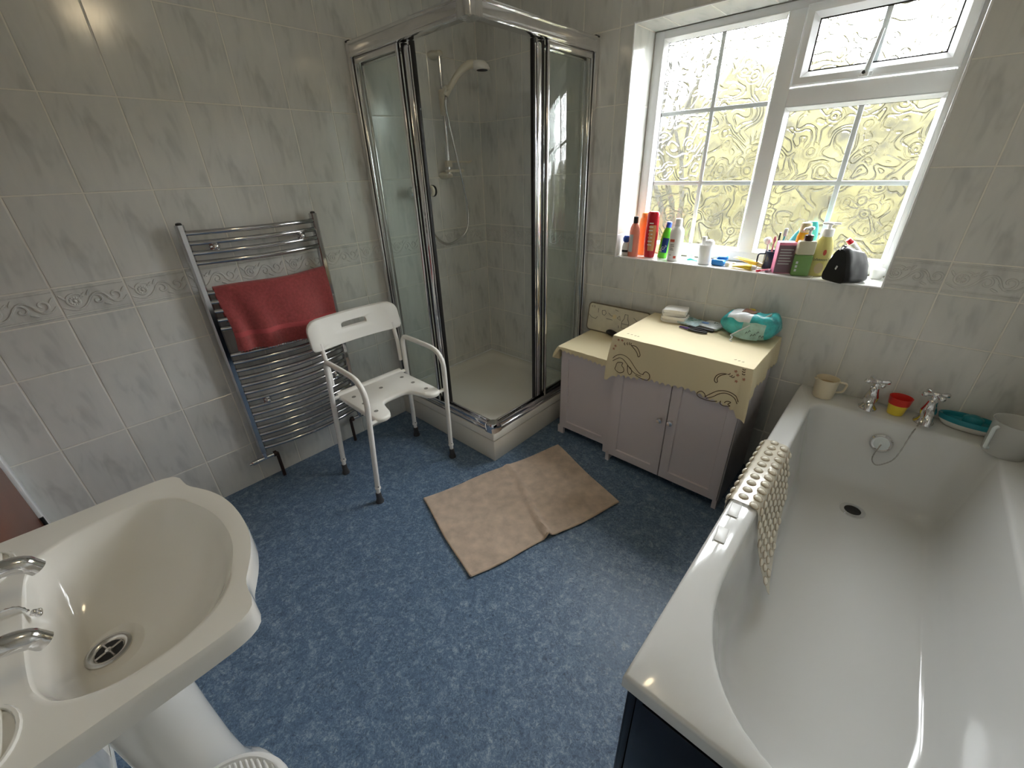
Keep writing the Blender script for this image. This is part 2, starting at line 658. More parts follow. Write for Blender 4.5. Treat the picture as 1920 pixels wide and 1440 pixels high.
def scroll_curves():
    """embossed acanthus scroll across one 0.2 m border piece, local u,v in metres"""
    cs = []

    def spiral(cx, cy, r0, turns, a0, sgn):
        L = []
        n = 16
        for k in range(n + 1):
            t = k / n
            a = a0 + sgn * turns * 2 * PI * t
            r = r0 * (1 - 0.85 * t)
            L.append((cx + r * math.cos(a), cy + r * math.sin(a)))
        return L
    cs.append(spiral(-0.055, 0.002, 0.030, 1.3, 0.4, 1))
    cs.append(spiral(0.005, -0.004, 0.022, 1.1, 2.9, -1))
    cs.append(spiral(0.058, 0.004, 0.024, 1.2, 3.4, 1))
    cs.append([(-0.098, -0.012), (-0.085, -0.02), (-0.06, -0.03), (-0.035, -0.022), (-0.018, -0.004), (0.0, 0.018), (0.022, 0.020), (0.036, 0.004), (0.05, -0.02), (0.075, -0.022), (0.092, -0.006)])
    for x, y, a in ((-0.03, 0.02, 0.7), (-0.012, 0.026, 1.0), (0.03, -0.026, -0.5), (0.086, 0.018, 0.9), (-0.085, 0.02, 2.2)):
        cs.append([(x - .011 * math.cos(a), y - .011 * math.sin(a)), (x, y), (x + .011 * math.cos(a), y + .011 * math.sin(a))])
    return cs


def tile_mesh(wd, ht, border=False):
    key = (round(wd, 4), round(ht, 4), border)
    if key in TILE_MESH:
        return TILE_MESH[key]
    hw, hh, c = wd / 2, ht / 2, 0.0016
    b = MB()
    L = [[(-hw, -hh, -0.005), (hw, -hh, -0.005), (hw, hh, -0.005), (-hw, hh, -0.005)],
         [(-hw, -hh, -0.0011), (hw, -hh, -0.0011), (hw, hh, -0.0011), (-hw, hh, -0.0011)],
         [(-hw + c, -hh + c, 0), (hw - c, -hh + c, 0), (hw - c, hh - c, 0), (-hw + c, hh - c, 0)]]
    b.loft(L, True, True, True)
    if border and wd > 0.12:
        for cv in scroll_curves():
            pts = crom([(u, v, 0.0004) for u, v in cv], 2)
            pts = [p for p in pts if abs(p.x) < hw - 0.004]
            if len(pts) > 2:
                n = len(pts)
                b.tube(pts, [0.0042 * (0.45 + 0.55 * math.sin(PI * (0.12 + 0.8 * k / (n - 1)))) for k in range(n)], 6)
        k = 12
        for q in range(k):     # rosette
            a = 2 * PI * q / k
            b.lathe([(0.006, -0.002), (0.004, 0.0025), (0.001, 0.004)], (-0.055 + 0.013 * math.cos(a), 0.002 + 0.013 * math.sin(a), 0), 5)
        b.lathe([(0.007, -0.002), (0.005, 0.003), (0.001, 0.0055)], (-0.055, 0.002, 0), 7)
    if border:
        for v in (-hh + 0.010, hh - 0.009):
            b.tube([(-hw + 0.002, v, 0.0002), (hw - 0.002, v, 0.0002)], 0.0032, 6)
        b.tube([(-hw + 0.002, -hh + 0.0165, 0), (hw - 0.002, -hh + 0.0165, 0)], 0.002, 5)
    me = b.mesh('tile', ['marble_tile'], 26 if border else None)
    TILE_MESH[key] = me
    return me


def put_tile(wall, u0, u1, v0, v1, origin, U, V, border=False):
    """tile on a wall plane: point = origin + U*u + V*v, normal U x V"""
    wd, ht = (u1 - u0) - GAP, (v1 - v0) - GAP
    if wd < 0.006 or ht < 0.006:
        return
    me = tile_mesh(wd, ht, border)
    o = bpy.data.objects.new('border_tile' if border else 'tile', me)
    COL.objects.link(o)
    U, V = Vector(U), Vector(V)
    c = Vector(origin) + U * ((u0 + u1) / 2) + V * ((v0 + v1) / 2)
    mtx = Matrix((U, V, U.cross(V))).transposed().to_4x4()
    o.parent = wall
    o.matrix_local = Matrix.Translation(c) @ mtx
    return o


def columns(a, bnd0, bnd1, step=0.2):
    xs = [bnd0]
    k = math.floor((bnd0 - a) / step) - 1
    while True:
        x = a + k * step
        k += 1
        if x <= bnd0 + 1e-4:
            continue
        if x >= bnd1 - 1e-4:
            break
        xs.append(x)
    return xs + [bnd1]


# left wall: u runs along +y?  normal must be +x : U x V with U=+y, V=+z -> +x
ys = columns(-2.1748, RY, 0.0)
for i in range(len(ys) - 1):
    for r in range(len(ROWS) - 1):
        put_tile(wall_left, ys[i], ys[i + 1], ROWS[r], ROWS[r + 1], (0, 0, 0), (0, 1, 0), (0, 0, 1), r == BORDER_ROW)
# window wall: normal -y : U=+x, V=+z -> x cross z = -y
xs = columns(1.1538, 0.0, RX)
for i in range(len(xs) - 1):
    for r in range(len(ROWS) - 1):
        a, c = xs[i], xs[i + 1]
        inside = ROWS[r] >= WZ0 - 1e-4 and ROWS[r + 1] <= WZ1 + 1e-4
        segs = [(a, c)]
        if inside:
            segs = []
            if a < WX0:
                segs.append((a, min(c, WX0)))
            if c > WX1:
                segs.append((max(a, WX1), c))
        for p, q in segs:
            put_tile(wall_back, p, q, ROWS[r], ROWS[r + 1], (0, 0, 0), (1, 0, 0), (0, 0, 1), r == BORDER_ROW)
# basin wall (normal +y : U=-x, V=+z), right of the door
xs2 = columns(0.15, 0.96, RX)
for i in range(len(xs2) - 1):
    for r in range(len(ROWS) - 1):
        put_tile(wall_front, -xs2[i + 1], -xs2[i], ROWS[r], ROWS[r + 1], (0, RY, 0), (-1, 0, 0), (0, 0, 1), r == BORDER_ROW)
# bath-side wall (normal -x : U=-y, V=+z)
ys2 = columns(-0.18, RY, 0.0)
for i in range(len(ys2) - 1):
    for r in range(len(ROWS) - 1):
        put_tile(wall_right, -ys2[i + 1], -ys2[i], ROWS[r], ROWS[r + 1], (RX, 0, 0), (0, -1, 0), (0, 0, 1), r == BORDER_ROW)
# window reveal tiles and sill tiles
RD = 0.20
for r in range(BORDER_ROW, 8):
    put_tile(wall_back, 0.0, RD, ROWS[r], ROWS[r + 1], (WX0, 0, 0), (0, 1, 0), (0, 0, 1))
    put_tile(wall_back, -RD, -0.0, ROWS[r], ROWS[r + 1], (WX1, 0, 0), (0, -1, 0), (0, 0, 1))
rx = columns(1.1538, WX0, WX1)
for i in range(len(rx) - 1):
    put_tile(wall_back, rx[i], rx[i + 1], 0.0, RD, (0, 0, WZ0), (1, 0, 0), (0, 1, 0))
    put_tile(wall_back, rx[i], rx[i + 1], -RD, -0.0, (0, 0, WZ1), (1, 0, 0), (0, -1, 0))
# tile trim round the opening
b = MB()
t = 0.007
b.rbox(WX0 - t, WX0 + 0.0005, -0.004, 0.008, WZ0 - t, WZ1 + t, 0.003)
b.rbox(WX1 - 0.0005, WX1 + t, -0.004, 0.008, WZ0 - t, WZ1 + t, 0.003)
b.rbox(WX0, WX1, -0.004, 0.008, WZ0 - t, WZ0 + 0.0008, 0.003)
b.rbox(WX0, WX1, -0.004, 0.008, WZ1 - 0.0008, WZ1 + t, 0.003)
struct(b.build('trim_1', 'trim_white', smooth=40))
# white silicone in the corner and along the floor of the basin wall
b = MB()
b.box(0.84, RX, RY, RY + 0.006, 0, 0.006)
struct(b.build('trim_2', 'trim_white'))
b = MB()
b.box(-0.001, 0.004, -0.004, 0.001, 0.2, RZ)
struct(b.build('trim_3', 'grout'))

# ------------------------------------------------------------------ window
win = struct(bpy.data.objects.new('window_1', None))
COL.objects.link(win)
win.location = (1.61, 0.2, WZ0)
ROOTS[win.name] = (1.61, 0.2, WZ0)
FY, FB = 0.200, 0.270
GX0, GX1, GZ0, GZ1 = 1.080, 1.597, 1.060, 1.985
HX0, HX1, HZ1 = 1.663, 2.168, 1.657
b = MB()
b.rbox(WX0 + .001, GX0, FY, FB, WZ0 + .002, WZ1 - .002, 0.006)
b.rbox(HX1, WX1 - .001, FY, FB, WZ0 + .002, WZ1 - .002, 0.006)
b.rbox(GX0 - .004, HX1 + .004, FY + .001, FB, WZ0 + .002, GZ0, 0.006)
b.rbox(GX0 - .004, HX1 + .004, FY + .001, FB, GZ1, WZ1 - .002, 0.006)
b.build('frame', 'upvc', win, 40)
MB().rbox(GX1, HX0, FY - .001, FB, GZ0 - .004, GZ1 + .004, 0.008).build('mullion', 'upvc', win, 40)
MB().rbox(HX0 - .004, HX1 + .004, FY, FB, HZ1, 1.725, 0.006).build('transom', 'upvc', win, 40)


def bead(x0, x1, z0, z1, y=FY + .012, wd=0.014, mat='upvc', name='glazing_bead', parent=win):
    b = MB()
    b.add([(x0, FY, z0), (x1, FY, z0), (x1, FY, z1), (x0, FY, z1),
           (x0 + wd, y + .014, z0 + wd), (x1 - wd, y + .014, z0 + wd), (x1 - wd, y + .014, z1 - wd), (x0 + wd, y + .014, z1 - wd)],
          [(0, 1, 5, 4), (1, 2, 6, 5), (2, 3, 7, 6), (3, 0, 4, 7)])
    return b.build(name, mat, parent)


def gasket(x0, x1, z0, z1, y, parent, wd=0.005):
    b = MB()
    b.box(x0, x0 + wd, y, y + .004, z0, z1)
    b.box(x1 - wd, x1, y, y + .004, z0, z1)
    b.box(x0, x1, y, y + .004, z0, z0 + wd)
    b.box(x0, x1, y, y + .004, z1 - wd, z1)
    return b.build('gasket', 'gasket', parent)


PY = 0.238


def panes(x0, x1, z0, z1, xb, zb, parent, y=PY):
    """panes split by glazing bars, each pane its own sheet"""
    X = [x0] + xb + [x1]
    Z = [z0] + zb + [z1]
    for i in range(len(X) - 1):
        for j in range(len(Z) - 1):
            b = MB()
            a0, a1, c0, c1 = X[i], X[i + 1], Z[j], Z[j + 1]
            v = [(a0, y, c0), (a1, y, c0), (a1, y, c1), (a0, y, c1), (a0, y + .004, c0), (a1, y + .004, c0), (a1, y + .004, c1), (a0, y + .004, c1)]
            b.add(v, [(0, 1, 2, 3)], 0)
            b.add(v, [(5, 4, 7, 6)], 1)
            b.build('pane', ['patterned_glass', 'pane_back'], parent)
    wd = 0.0095
    for x in xb:
        MB().rbox(x - wd, x + wd, y - .008, y - .001, z0, z1, 0.003).build('glazing_bar', 'bar_white', parent, 40)
    for z in zb:
        MB().rbox(x0, x1, y - .0075, y - .0005, z - wd, z + wd, 0.003).build('glazing_bar', 'bar_white', parent, 40)


panes(GX0, GX1, GZ0, GZ1, [1.345], [1.367, 1.682], win)
bead(GX0, GX1, GZ0, GZ1)
gasket(GX0 + .010, GX1 - .010, GZ0 + .010, GZ1 - .010, PY - .010, win)
panes(HX0, HX1, GZ0, HZ1, [1.925], [1.366], win)
bead(HX0, HX1, GZ0, HZ1)
gasket(HX0 + .010, HX1 - .006, GZ0 + .010, HZ1 - .010, PY - .010, win)
# opening top light
sash = MB()
SX0, SX1, SZ0, SZ1 = HX0 + .003, HX1 + .006, 1.728, 1.992
sw = 0.047
sy = FY - 0.014
b = MB()
prof = [(0.0, 0.030), (0.0, 0.0), (0.006, -0.003), (0.028, -0.003), (0.036, 0.006), (sw, 0.018), (sw, 0.030)]
loops = []
for d, dy in prof:
    loops.append([(SX0 + d, sy + dy, SZ0 + d), (SX1 - d, sy + dy, SZ0 + d), (SX1 - d, sy + dy, SZ1 - d), (SX0 + d, sy + dy, SZ1 - d)])
b.loft(loops, True)
sash = b.build('sash', 'upvc', win)
panes(SX0 + sw, SX1 - sw, SZ0 + sw, SZ1 - sw, [1.925], [], sash, sy + 0.034)
gasket(SX0 + sw - .001, SX1 - sw + .001, SZ0 + sw - .001, SZ1 - sw + .001, sy + 0.022, sash, 0.006)
b = MB()
b.rbox(1.893, 1.935, sy - .016, sy - .002, 1.731, 1.747, 0.004)
b.rbox(1.905, 1.925, sy - .034, sy - .012, 1.729, 1.758, 0.005)
hd = b.build('handle', 'upvc', sash, 40)
MB().tube([(1.916, sy - .030, 1.744), (1.922, sy - .040, 1.79), (1.930, sy - .045, 1.866)], [0.0095, 0.008, 0.0065], 8).build('lever', 'bar_white', sash, 40)
MB().lathe([(0.006, 0), (0.006, 0.004), (0.002, 0.005)], (1.909, sy - .034, 1.743), 10, (0, -1, 0)).build('lock', 'gasket', sash)

# ------------------------------------------------------------------ door in the basin wall
door = struct(bpy.data.objects.new('door_1', None))
COL.objects.link(door)
door.location = (0.45, RY, 0)
ROOTS[door.name] = (0.45, RY, 0)
MB().rbox(0.058, 0.815, RY, RY + 0.010, 0.005, 2.0, 0.003).build('door_leaf', 'door_brown', door, 40)
b = MB()
b.rbox(0.002, 0.056, RY, RY + 0.021, 0, 2.06, 0.005)
b.rbox(0.817, 0.872, RY, RY + 0.021, 0, 2.06, 0.005)
b.rbox(0.002, 0.872, RY, RY + 0.020, 2.004, 2.06, 0.005)
b.build('architrave', 'trim_white', door, 40)
for z in (0.245, 1.75):
    MB().tube([(0.057, RY + .016, z), (0.057, RY + .016, z + .075)], 0.006, 8).build('hinge', 'black_rubber', door, 40)
MB().tube(fillet([(0.77, RY + .008, 1.0), (0.77, RY + .055, 1.0), (0.66, RY + .055, 1.0)], .012), 0.008, 8).build('door_handle', 'chrome', door, 40)

# ------------------------------------------------------------------ garden outside
pbr('meadow', (0.030, 0.0265, 0.0085), 0.9, noise_amt=0.5, noise_scale=0.35)
pbr('hedge_green', (0.026, 0.026, 0.012), 0.9, noise_amt=0.5, noise_scale=1.5)
pbr('hedge_olive', (0.033, 0.0295, 0.0095), 0.9, noise_amt=0.75, noise_scale=2.2)
pbr('bark', (0.008, 0.0075, 0.005), 0.9)


def lawn():
    G = []
    for i in range(31):
        row = []
        for j in range(31):
            x = -45 + 90 * j / 30.0
            y = 1.0 + 44 * (i / 30.0) ** 1.3
            z = -2.6 + 0.085 * max(0, y - 6) + 0.35 * math.sin(x * .21 + y * .13)
            row.append((x, y, z))
        G.append(row)
    b = MB()
    b.sheet(G, 0.1)
    return b.build('garden_ground', 'meadow', smooth=60)


struct(lawn())


def hedge():
    """long uneven hedge line along the garden"""
    b = MB()
    prof = [(-26, 1.5), (-16, 1.7), (-9, 1.9), (-5.5, 2.1), (-3.6, 2.9), (-2.0, 3.6), (-0.4, 3.5), (1.2, 3.0), (3.0, 2.9), (6, 3.3), (12, 3.4), (20, 3.0)]

    def top(x):
        for (a, h0), (c, h1) in zip(prof, prof[1:]):
            if a <= x <= c:
                return h0 + (h1 - h0) * (x - a) / (c - a)
        return 3.0
    loops = []
    n = 150
    for i in range(n + 1):
        x = -26 + 46 * i / n
        h = top(x)
        L = []
        for k in range(15):
            a = PI * k / 14
            d = Vector((x * 1.3, math.cos(a) * 2, math.sin(a) * 3))
            q = 1 + 0.16 * noise.noise(d) + 0.10 * noise.noise(d * 3.1)
            L.append((x, 11.0 - math.cos(a) * 1.5 * q, -2.4 + (h + 2.4) * (math.sin(a) ** .55) * (1 + .10 * noise.noise(Vector((x * 1.7, k * .1, 3))) + .05 * noise.noise(Vector((x * 5, k * .3, 8))))))
        loops.append(L)
    b.loft(loops, False)
    o = b.build('garden_hedge', 'hedge_olive', loc=(0, 11, -2.6))
    tag(o, 'long yellow green garden hedge blurred behind the patterned window glass', 'hedge')


hedge()


def bare_tree():
    t = thing('garden_tree', (-1.2, 6.0, -2.6), 'thin branching tree blurred behind the left window panes', 'tree')
    b = MB()
    rnd = random.Random(4)

    def br(p, d, ln, r, dep):
        q = p + d * ln
        b.tube([p, (p + q) / 2 + Vector((rnd.uniform(-.05, .05), 0, rnd.uniform(-.05, .05))) * ln, q], [r, r * .85, r * .7], 5)
        if dep:
            for _ in range(3):
                nd = (d + Vector((rnd.uniform(-.8, .8), rnd.uniform(-.6, .6), rnd.uniform(-.1, .7)))).normalized()
                br(q, nd, ln * rnd.uniform(.6, .8), r * .62, dep - 1)
    br(Vector((-1.2, 6.0, -2.6)), Vector((0.06, 0, 1)).normalized(), 2.6, 0.09, 3)
    b.build('branches', 'bark', t)


bare_tree()

# ------------------------------------------------------------------ ceiling lamp (seen only as a warm glint in the tiles)
lamp = thing('ceiling_lamp', (1.80, -1.45, 2.4), 'round warm white ceiling lamp in the middle of the ceiling', 'lamp')
MB().lathe([(0.09, -0.03), (0.09, 0.0)], (1.80, -1.45, 2.4), 24).build('lamp_base', 'ceiling_white', lamp, 40)
MB().lathe([(0.005, -0.115), (0.05, -0.108), (0.085, -0.085), (0.10, -0.05), (0.095, -0.03)], (1.80, -1.45, 2.4), 24).build('lamp_shade', 'lamp_glass', lamp, 60)

# ------------------------------------------------------------------ bath
BX0, BX1, BY0, BY1, BZ = 2.040, 2.7385, -1.665, -0.0015, 0.540
bath = thing('bath', (2.39, -0.83, 0), 'white acrylic bathtub with dark navy panels under the window', 'bathtub')


def bath_outlines():
    top = []
    # far (tap) end, rounded corners, then the sides, then the round near end; counter-clockwise from the right side
    x0, x1, yf = 2.116, 2.660, -0.150
    cx, hw = (x0 + x1) / 2, (x1 - x0) / 2

    def arc(cx_, cy_, r, a0, a1, n):
        return [(cx_ + r * math.cos(math.radians(a0 + (a1 - a0) * k / n)), cy_ + r * math.sin(math.radians(a0 + (a1 - a0) * k / n))) for k in range(n + 1)]
    r = 0.085
    top += [(x1, -1.25 + 1.0 * k / 10) for k in range(10)]
    top += arc(x1 - r, yf - r, r, 0, 90, 8)
    top += [(x1 - r - (2 * hw - 2 * r) * k / 8, yf) for k in range(1, 8)]
    top += arc(x0 + r, yf - r, r, 90, 180, 8)
    top += [(x0, -0.25 - 1.0 * k / 10) for k in range(1, 11)]
    n = 2.35
    for k in range(1, 28):
        a = PI + PI * k / 28
        ca, sa = math.cos(a), math.sin(a)
        top.append((cx + hw * math.copysign(abs(ca) ** (2 / n), ca), -1.25 + 0.387 * math.copysign(abs(sa) ** (2 / n), sa)))
    return top


top = bath_outlines()
C0 = Vector((2.388, -0.85))
bot = []
for x, y in top:
    # bottom outline: narrower, far end slopes a little, near end reclines
    bx = 2.388 + (x - 2.388) * 0.70
    t_ = (y + 1.64) / 1.49
    by = -1.33 + t_ * (1.33 - 0.262)
    bot.append((bx, by))
outer = []
for x, y in top:
    d = Vector((x, y)) - C0
    k = min((BX1 - C0.x) / d.x if d.x > 1e-6 else 1e9, (BX0 - C0.x) / d.x if d.x < -1e-6 else 1e9,
            (BY1 - C0.y) / d.y if d.y > 1e-6 else 1e9, (BY0 - C0.y) / d.y if d.y < -1e-6 else 1e9)
    outer.append((C0.x + d.x * k, C0.y + d.y * k))
for cxy in ((BX0, BY0), (BX1, BY0), (BX0, BY1), (BX1, BY1)):
    i = min(range(len(outer)), key=lambda q: (outer[q][0] - cxy[0]) ** 2 + (outer[q][1] - cxy[1]) ** 2)
    outer[i] = cxy


def inset(poly, d, cx, cy, sx, sy):
    return [(cx + (x - cx) * (1 - d / sx), cy + (y - cy) * (1 - d / sy)) for x, y in poly]


loops = []
for d, z in ((0.004, 0.497), (0.0, 0.500), (0.0, 0.531), (0.002, 0.537), (0.008, 0.540)):
    loops.append([(x, y, z) for x, y in inset(outer, d, 2.389, -0.833, 0.35, 0.83)])
loops.append([(x, y, BZ) for x, y in inset(top, -0.010, 2.388, -0.85, 0.27, 0.75)])
loops.append([(x, y, BZ - 0.002) for x, y in inset(top, -0.004, 2.388, -0.85, 0.27, 0.75)])
for h, z in ((0.0, 0.534), (0.02, 0.522), (0.10, 0.47), (0.20, 0.40), (0.31, 0.335), (0.44, 0.275), (0.58, 0.232), (0.74, 0.209), (0.90, 0.200), (1.0, 0.198)):
    loops.append([(x + (bx - x) * h, y + (by - y) * h, z) for (x, y), (bx, by) in zip(top, bot)])
for k, z in ((0.6, 0.1965), (0.25, 0.195)):
    loops.append([(2.388 + (bx - 2.388) * k, -0.80 + (by + 0.80) * k, z) for bx, by in bot])
b = MB()
b.loft(loops, True, False, True)
b.build('tub', 'bath_white', bath, 50)
# panels
b = MB()
px = BX0 + 0.014
b.rbox(px, px + 0.016, BY0 + 0.012, -0.004, 0.0, 0.499, 0.003)
b.rbox(px - 0.004, px + 0.002, BY0 + 0.012, BY0 + 0.024, 0.0, 0.499, 0.002)
b.build('side_panel', 'navy_panel', bath, 40)
b = MB()
b.rbox(px + 0.016, BX1, BY0 + 0.014, BY0 + 0.030, 0.0, 0.499, 0.003)
b.rbox(px + 0.03, BX1 - 0.03, BY0 + 0.010, BY0 + 0.015, 0.035, 0.47, 0.003)
b.build('end_panel', 'navy_panel', bath, 40)
# waste and overflow
b = MB()
b.lathe([(0.042, 0.196), (0.042, 0.2025), (0.036, 0.2045), (0.028, 0.202), (0.026, 0.190)], (2.366, -0.332, 0), 24, cap1=True)
wst = b.build('waste', 'chrome', bath, 50)
b = MB().lathe([(0.0275, 0.2000), (0.0275, 0.2010)], (2.366, -0.332, 0), 20)
b.box(2.340, 2.392, -0.334, -0.330, 0.2008, 0.2020)
b.build('waste_grate', 'gasket', wst)
oc = Vector((2.372, -0.176, 0.446))
on = Vector((0, -1, 0.24)).normalized()
b = MB()
b.lathe([(0.037, -0.006), (0.037, 0.003), (0.031, 0.008), (0.027, 0.006)], oc, 28, on)
ovf = b.build('overflow', 'chrome', bath, 50)
MB().lathe([(0.0265, 0.0055), (0.024, 0.010), (0.006, 0.0125), (0.0055, 0.019), (0.001, 0.020)], oc, 24, on).build('plug', 'bar_white', ovf, 50)


def bath_tap(x, y):
    t_ = thing('bath_tap', (x, y, BZ), None, None)
    for k in ('label', 'category'):
        if k in t_:
            del t_[k]
    t_.parent = bath
    t_.location = Vector((x, y, BZ)) - Vector(ROOTS[bath.name])
    ROOTS[t_.name] = (x, y, BZ)
    b = MB()
    b.lathe([(0.031, 0), (0.031, 0.006), (0.026, 0.012), (0.020, 0.020), (0.019, 0.03), (0.024, 0.042), (0.024, 0.056), (0.018, 0.074), (0.015, 0.090), (0.017, 0.096), (0.011, 0.102), (0.010, 0.115)], (x, y, BZ), 20)
    # spout towards the tub
    b.tube(crom([(x, y - 0.01, BZ + 0.046), (x, y - 0.045, BZ + 0.062), (x, y - 0.080, BZ + 0.052), (x, y - 0.092, BZ + 0.028)], 4), [0.014] * 13, 12)
    b.build('tap_body', 'chrome', t_, 50)
    b = MB()
    zc = BZ + 0.122
    b.lathe([(0.011, -0.008), (0.015, 0.0), (0.013, 0.007), (0.006, 0.011)], (x, y, zc), 14)
    for k in range(4):
        a = 0.5 + k * PI / 2
        d = Vector((math.cos(a), math.sin(a), 0))
        p = Vector((x, y, zc))
        b.tube([p + d * .008, p + d * .022, p + d * .030, p + d * .040, p + d * .044], [.0065, .0065, .0098, .0098, .005], 10)
    b.build('cross_handle', 'chrome', t_, 50)
    return t_


TAPX = (2.291, 2.463)
for x in TAPX:
    bath_tap(x, -0.088)
# chain from right tap to plug
p0 = Vector((TAPX[1] - 0.010, -0.118, BZ + 0.010))
p1 = oc + on * 0.02
ch = crom([p0, p0 + Vector((-0.012, -0.050, -0.035)), Vector((2.425, -0.215, 0.425)), Vector((2.400, -0.222, 0.385)), Vector((2.378, -0.224, 0.372)), Vector((2.362, -0.216, 0.392)), p1 + Vector((-.004, -.008, -.012)), p1], 8)
b = MB()
b.tube(ch, [0.0029 if k % 2 else 0.0018 for k in range(len(ch))], 5)
b.build('chain', 'chain_metal', bath, 60)

# ------------------------------------------------------------------ basin with pedestal
bs = thing('wash_basin', (1.34, -2.32, 0), 'cream white pedestal wash basin with scalloped front and chrome taps', 'basin')
half = [(0.0, -2.066), (0.045, -2.068), (0.09, -2.075), (0.132, -2.088), (0.165, -2.103), (0.190, -2.115), (0.213, -2.119), (0.238, -2.121), (0.257, -2.131), (0.268, -2.156), (0.272, -2.20), (0.274, -2.27), (0.277, -2.36), (0.282, -2.45), (0.285, -2.528)]
BCX = 1.335
hh = [Vector((x, y, 0)) for x, y in half]
hs = crom(hh, 4)
outl = [(BCX + p.x, p.y) for p in hs] + [(BCX + 0.285 - 0.57 * k / 10, -2.528) for k in range(1, 10)] + [(BCX - p.x, p.y) for p in reversed(hs)][:-1]
inn_pts = [(1.24, -2.383), (1.19, -2.375), (1.157, -2.350), (1.136, -2.289), (1.136, -2.205), (1.178, -2.148), (1.265, -2.112), (1.35, -2.101), (1.43, -2.111), (1.515, -2.150), (1.556, -2.210), (1.562, -2.290), (1.535, -2.350), (1.495, -2.375), (1.44, -2.383), (1.34, -2.385)]
inn_s = [(p.x, p.y) for p in crom([(x, y, 0) for x, y in inn_pts], 8, True)]
IC = Vector((1.345, -2.25))


def ray_poly(poly, c, ang):
    d = Vector((math.cos(ang), math.sin(ang)))
    best = None
    n = len(poly)
    for i in range(n):
        a, e = Vector(poly[i]), Vector(poly[(i + 1) % n])
        s_ = e - a
        den = d.x * s_.y - d.y * s_.x
        if abs(den) < 1e-12:
            continue
        ac = a - c
        t_ = (ac.x * s_.y - ac.y * s_.x) / den
        u_ = (ac.x * d.y - ac.y * d.x) / den
        if t_ > 0 and -1e-9 <= u_ <= 1 + 1e-9:
            best = t_ if best is None else max(best, t_)
    return c + d * best


NA = 144
angs = [2 * PI * k / NA for k in range(NA)]
O = [ray_poly(outl, IC, a) for a in angs]
for cxy in ((BCX - .285, -2.528), (BCX + .285, -2.528)):
    i = min(range(NA), key=lambda q: (O[q] - Vector(cxy)).length)
    O[i] = Vector(cxy)
I = [ray_poly(inn_s, IC, a) for a in angs]
Zb = 0.830
PC = Vector((1.33, -2.335))
WC = Vector((1.340, -2.330))


def mixl(A, B, t_, z):
    return [(a.x + (q.x - a.x) * t_, a.y + (q.y - a.y) * t_, z) for a, q in zip(A, B)]


def circ(c, r, rz=1.0):
    return [Vector((c.x + r * math.cos(a), c.y + r * rz * math.sin(a))) for a in angs]


cl = lambda L: [Vector((p.x, max(p.y, -2.528))) for p in L]
und = cl(circ(PC, 0.075))
b = MB()
Om = [IC + (p - IC) * 0.992 for p in O]
Om = [Vector((p.x, o_.y if o_.y < -2.52 else p.y)) for p, o_ in zip(Om, O)]
loops = [mixl(O, und, 1.0, 0.655), mixl(O, und, 0.80, 0.680), mixl(O, und, 0.50, 0.725), mixl(O, und, 0.18, 0.765), mixl(O, und, 0.05, 0.778), mixl(O, und, 0.0, 0.786),
         mixl(O, und, 0.0, 0.818), mixl(O, Om, 0.5, 0.826), mixl(O, Om, 1.0, 0.830),
         [(IC.x + (p.x - IC.x) * 1.045, IC.y + (p.y - IC.y) * 1.045, 0.829) for p in I], [(IC.x + (p.x - IC.x) * 1.012, IC.y + (p.y - IC.y) * 1.012, 0.8282) for p in I], mixl(O, I, 1.0, 0.8255)]
wl = circ(WC, 0.028)
for h, z in ((0.03, 0.818), (0.08, 0.800), (0.16, 0.775), (0.28, 0.748), (0.44, 0.722), (0.62, 0.704), (0.80, 0.693), (0.93, 0.688), (1.0, 0.685)):
    loops.append(mixl(I, wl, h, z))
b.loft(loops, True, False, True)
b.build('bowl', 'ceramic_cream', bs, 45)
# raised soap ledge recess edges on the deck
for sx in (-1, 1):
    b = MB()
    cx, cy = 1.335 + sx * 0.195, -2.43
    ring = [(cx + 0.055 * math.cos(2 * PI * k / 28), cy + 0.038 * math.sin(2 * PI * k / 28), Zb + 0.0005) for k in range(28)]
    b.tube(ring, 0.0035, 6, closed=True)
    for q in (-0.02, 0.0, 0.02):
        b.tube([(cx - 0.04, cy + q, Zb + .0005), (cx + 0.04, cy + q, Zb + .0005)], 0.003, 6)
    b.build('soap_ledge', 'ceramic_cream', bs, 60)
b = MB()
ped = [(0.118, 0.0), (0.118, 0.015), (0.112, 0.035), (0.100, 0.060), (0.088, 0.095), (0.079, 0.15), (0.074, 0.25), (0.072, 0.40), (0.073, 0.55), (0.078, 0.65), (0.085, 0.69)]
b.lathe(ped, (PC.x, PC.y, 0), 36, cap0=True, cap1=True)
b.build('pedestal', 'ceramic_cream', bs, 50)
b = MB()
b.lathe([(0.034, 0.682), (0.034, 0.6935), (0.029, 0.6955), (0.022, 0.6925), (0.020, 0.686)], (WC.x, WC.y, 0), 28)
wst = b.build('waste', 'satin_chrome', bs, 50)
b = MB().lathe([(0.0205, 0.6895), (0.0205, 0.6905)], (WC.x, WC.y, 0), 20)
b.build('waste_hole', 'gasket', wst)
b = MB()
for a in (0.3, 0.3 + PI / 2):
    d = Vector((math.cos(a), math.sin(a), 0)) * 0.02
    b.tube([Vector((WC.x, WC.y, 0.6915)) - d, Vector((WC.x, WC.y, 0.6915)) + d], 0.002, 6)
b.lathe([(0.006, 0.6905), (0.005, 0.694), (0.002, 0.695)], (WC.x, WC.y, 0), 10)
b.build('waste_cross', 'satin_chrome', wst, 50)
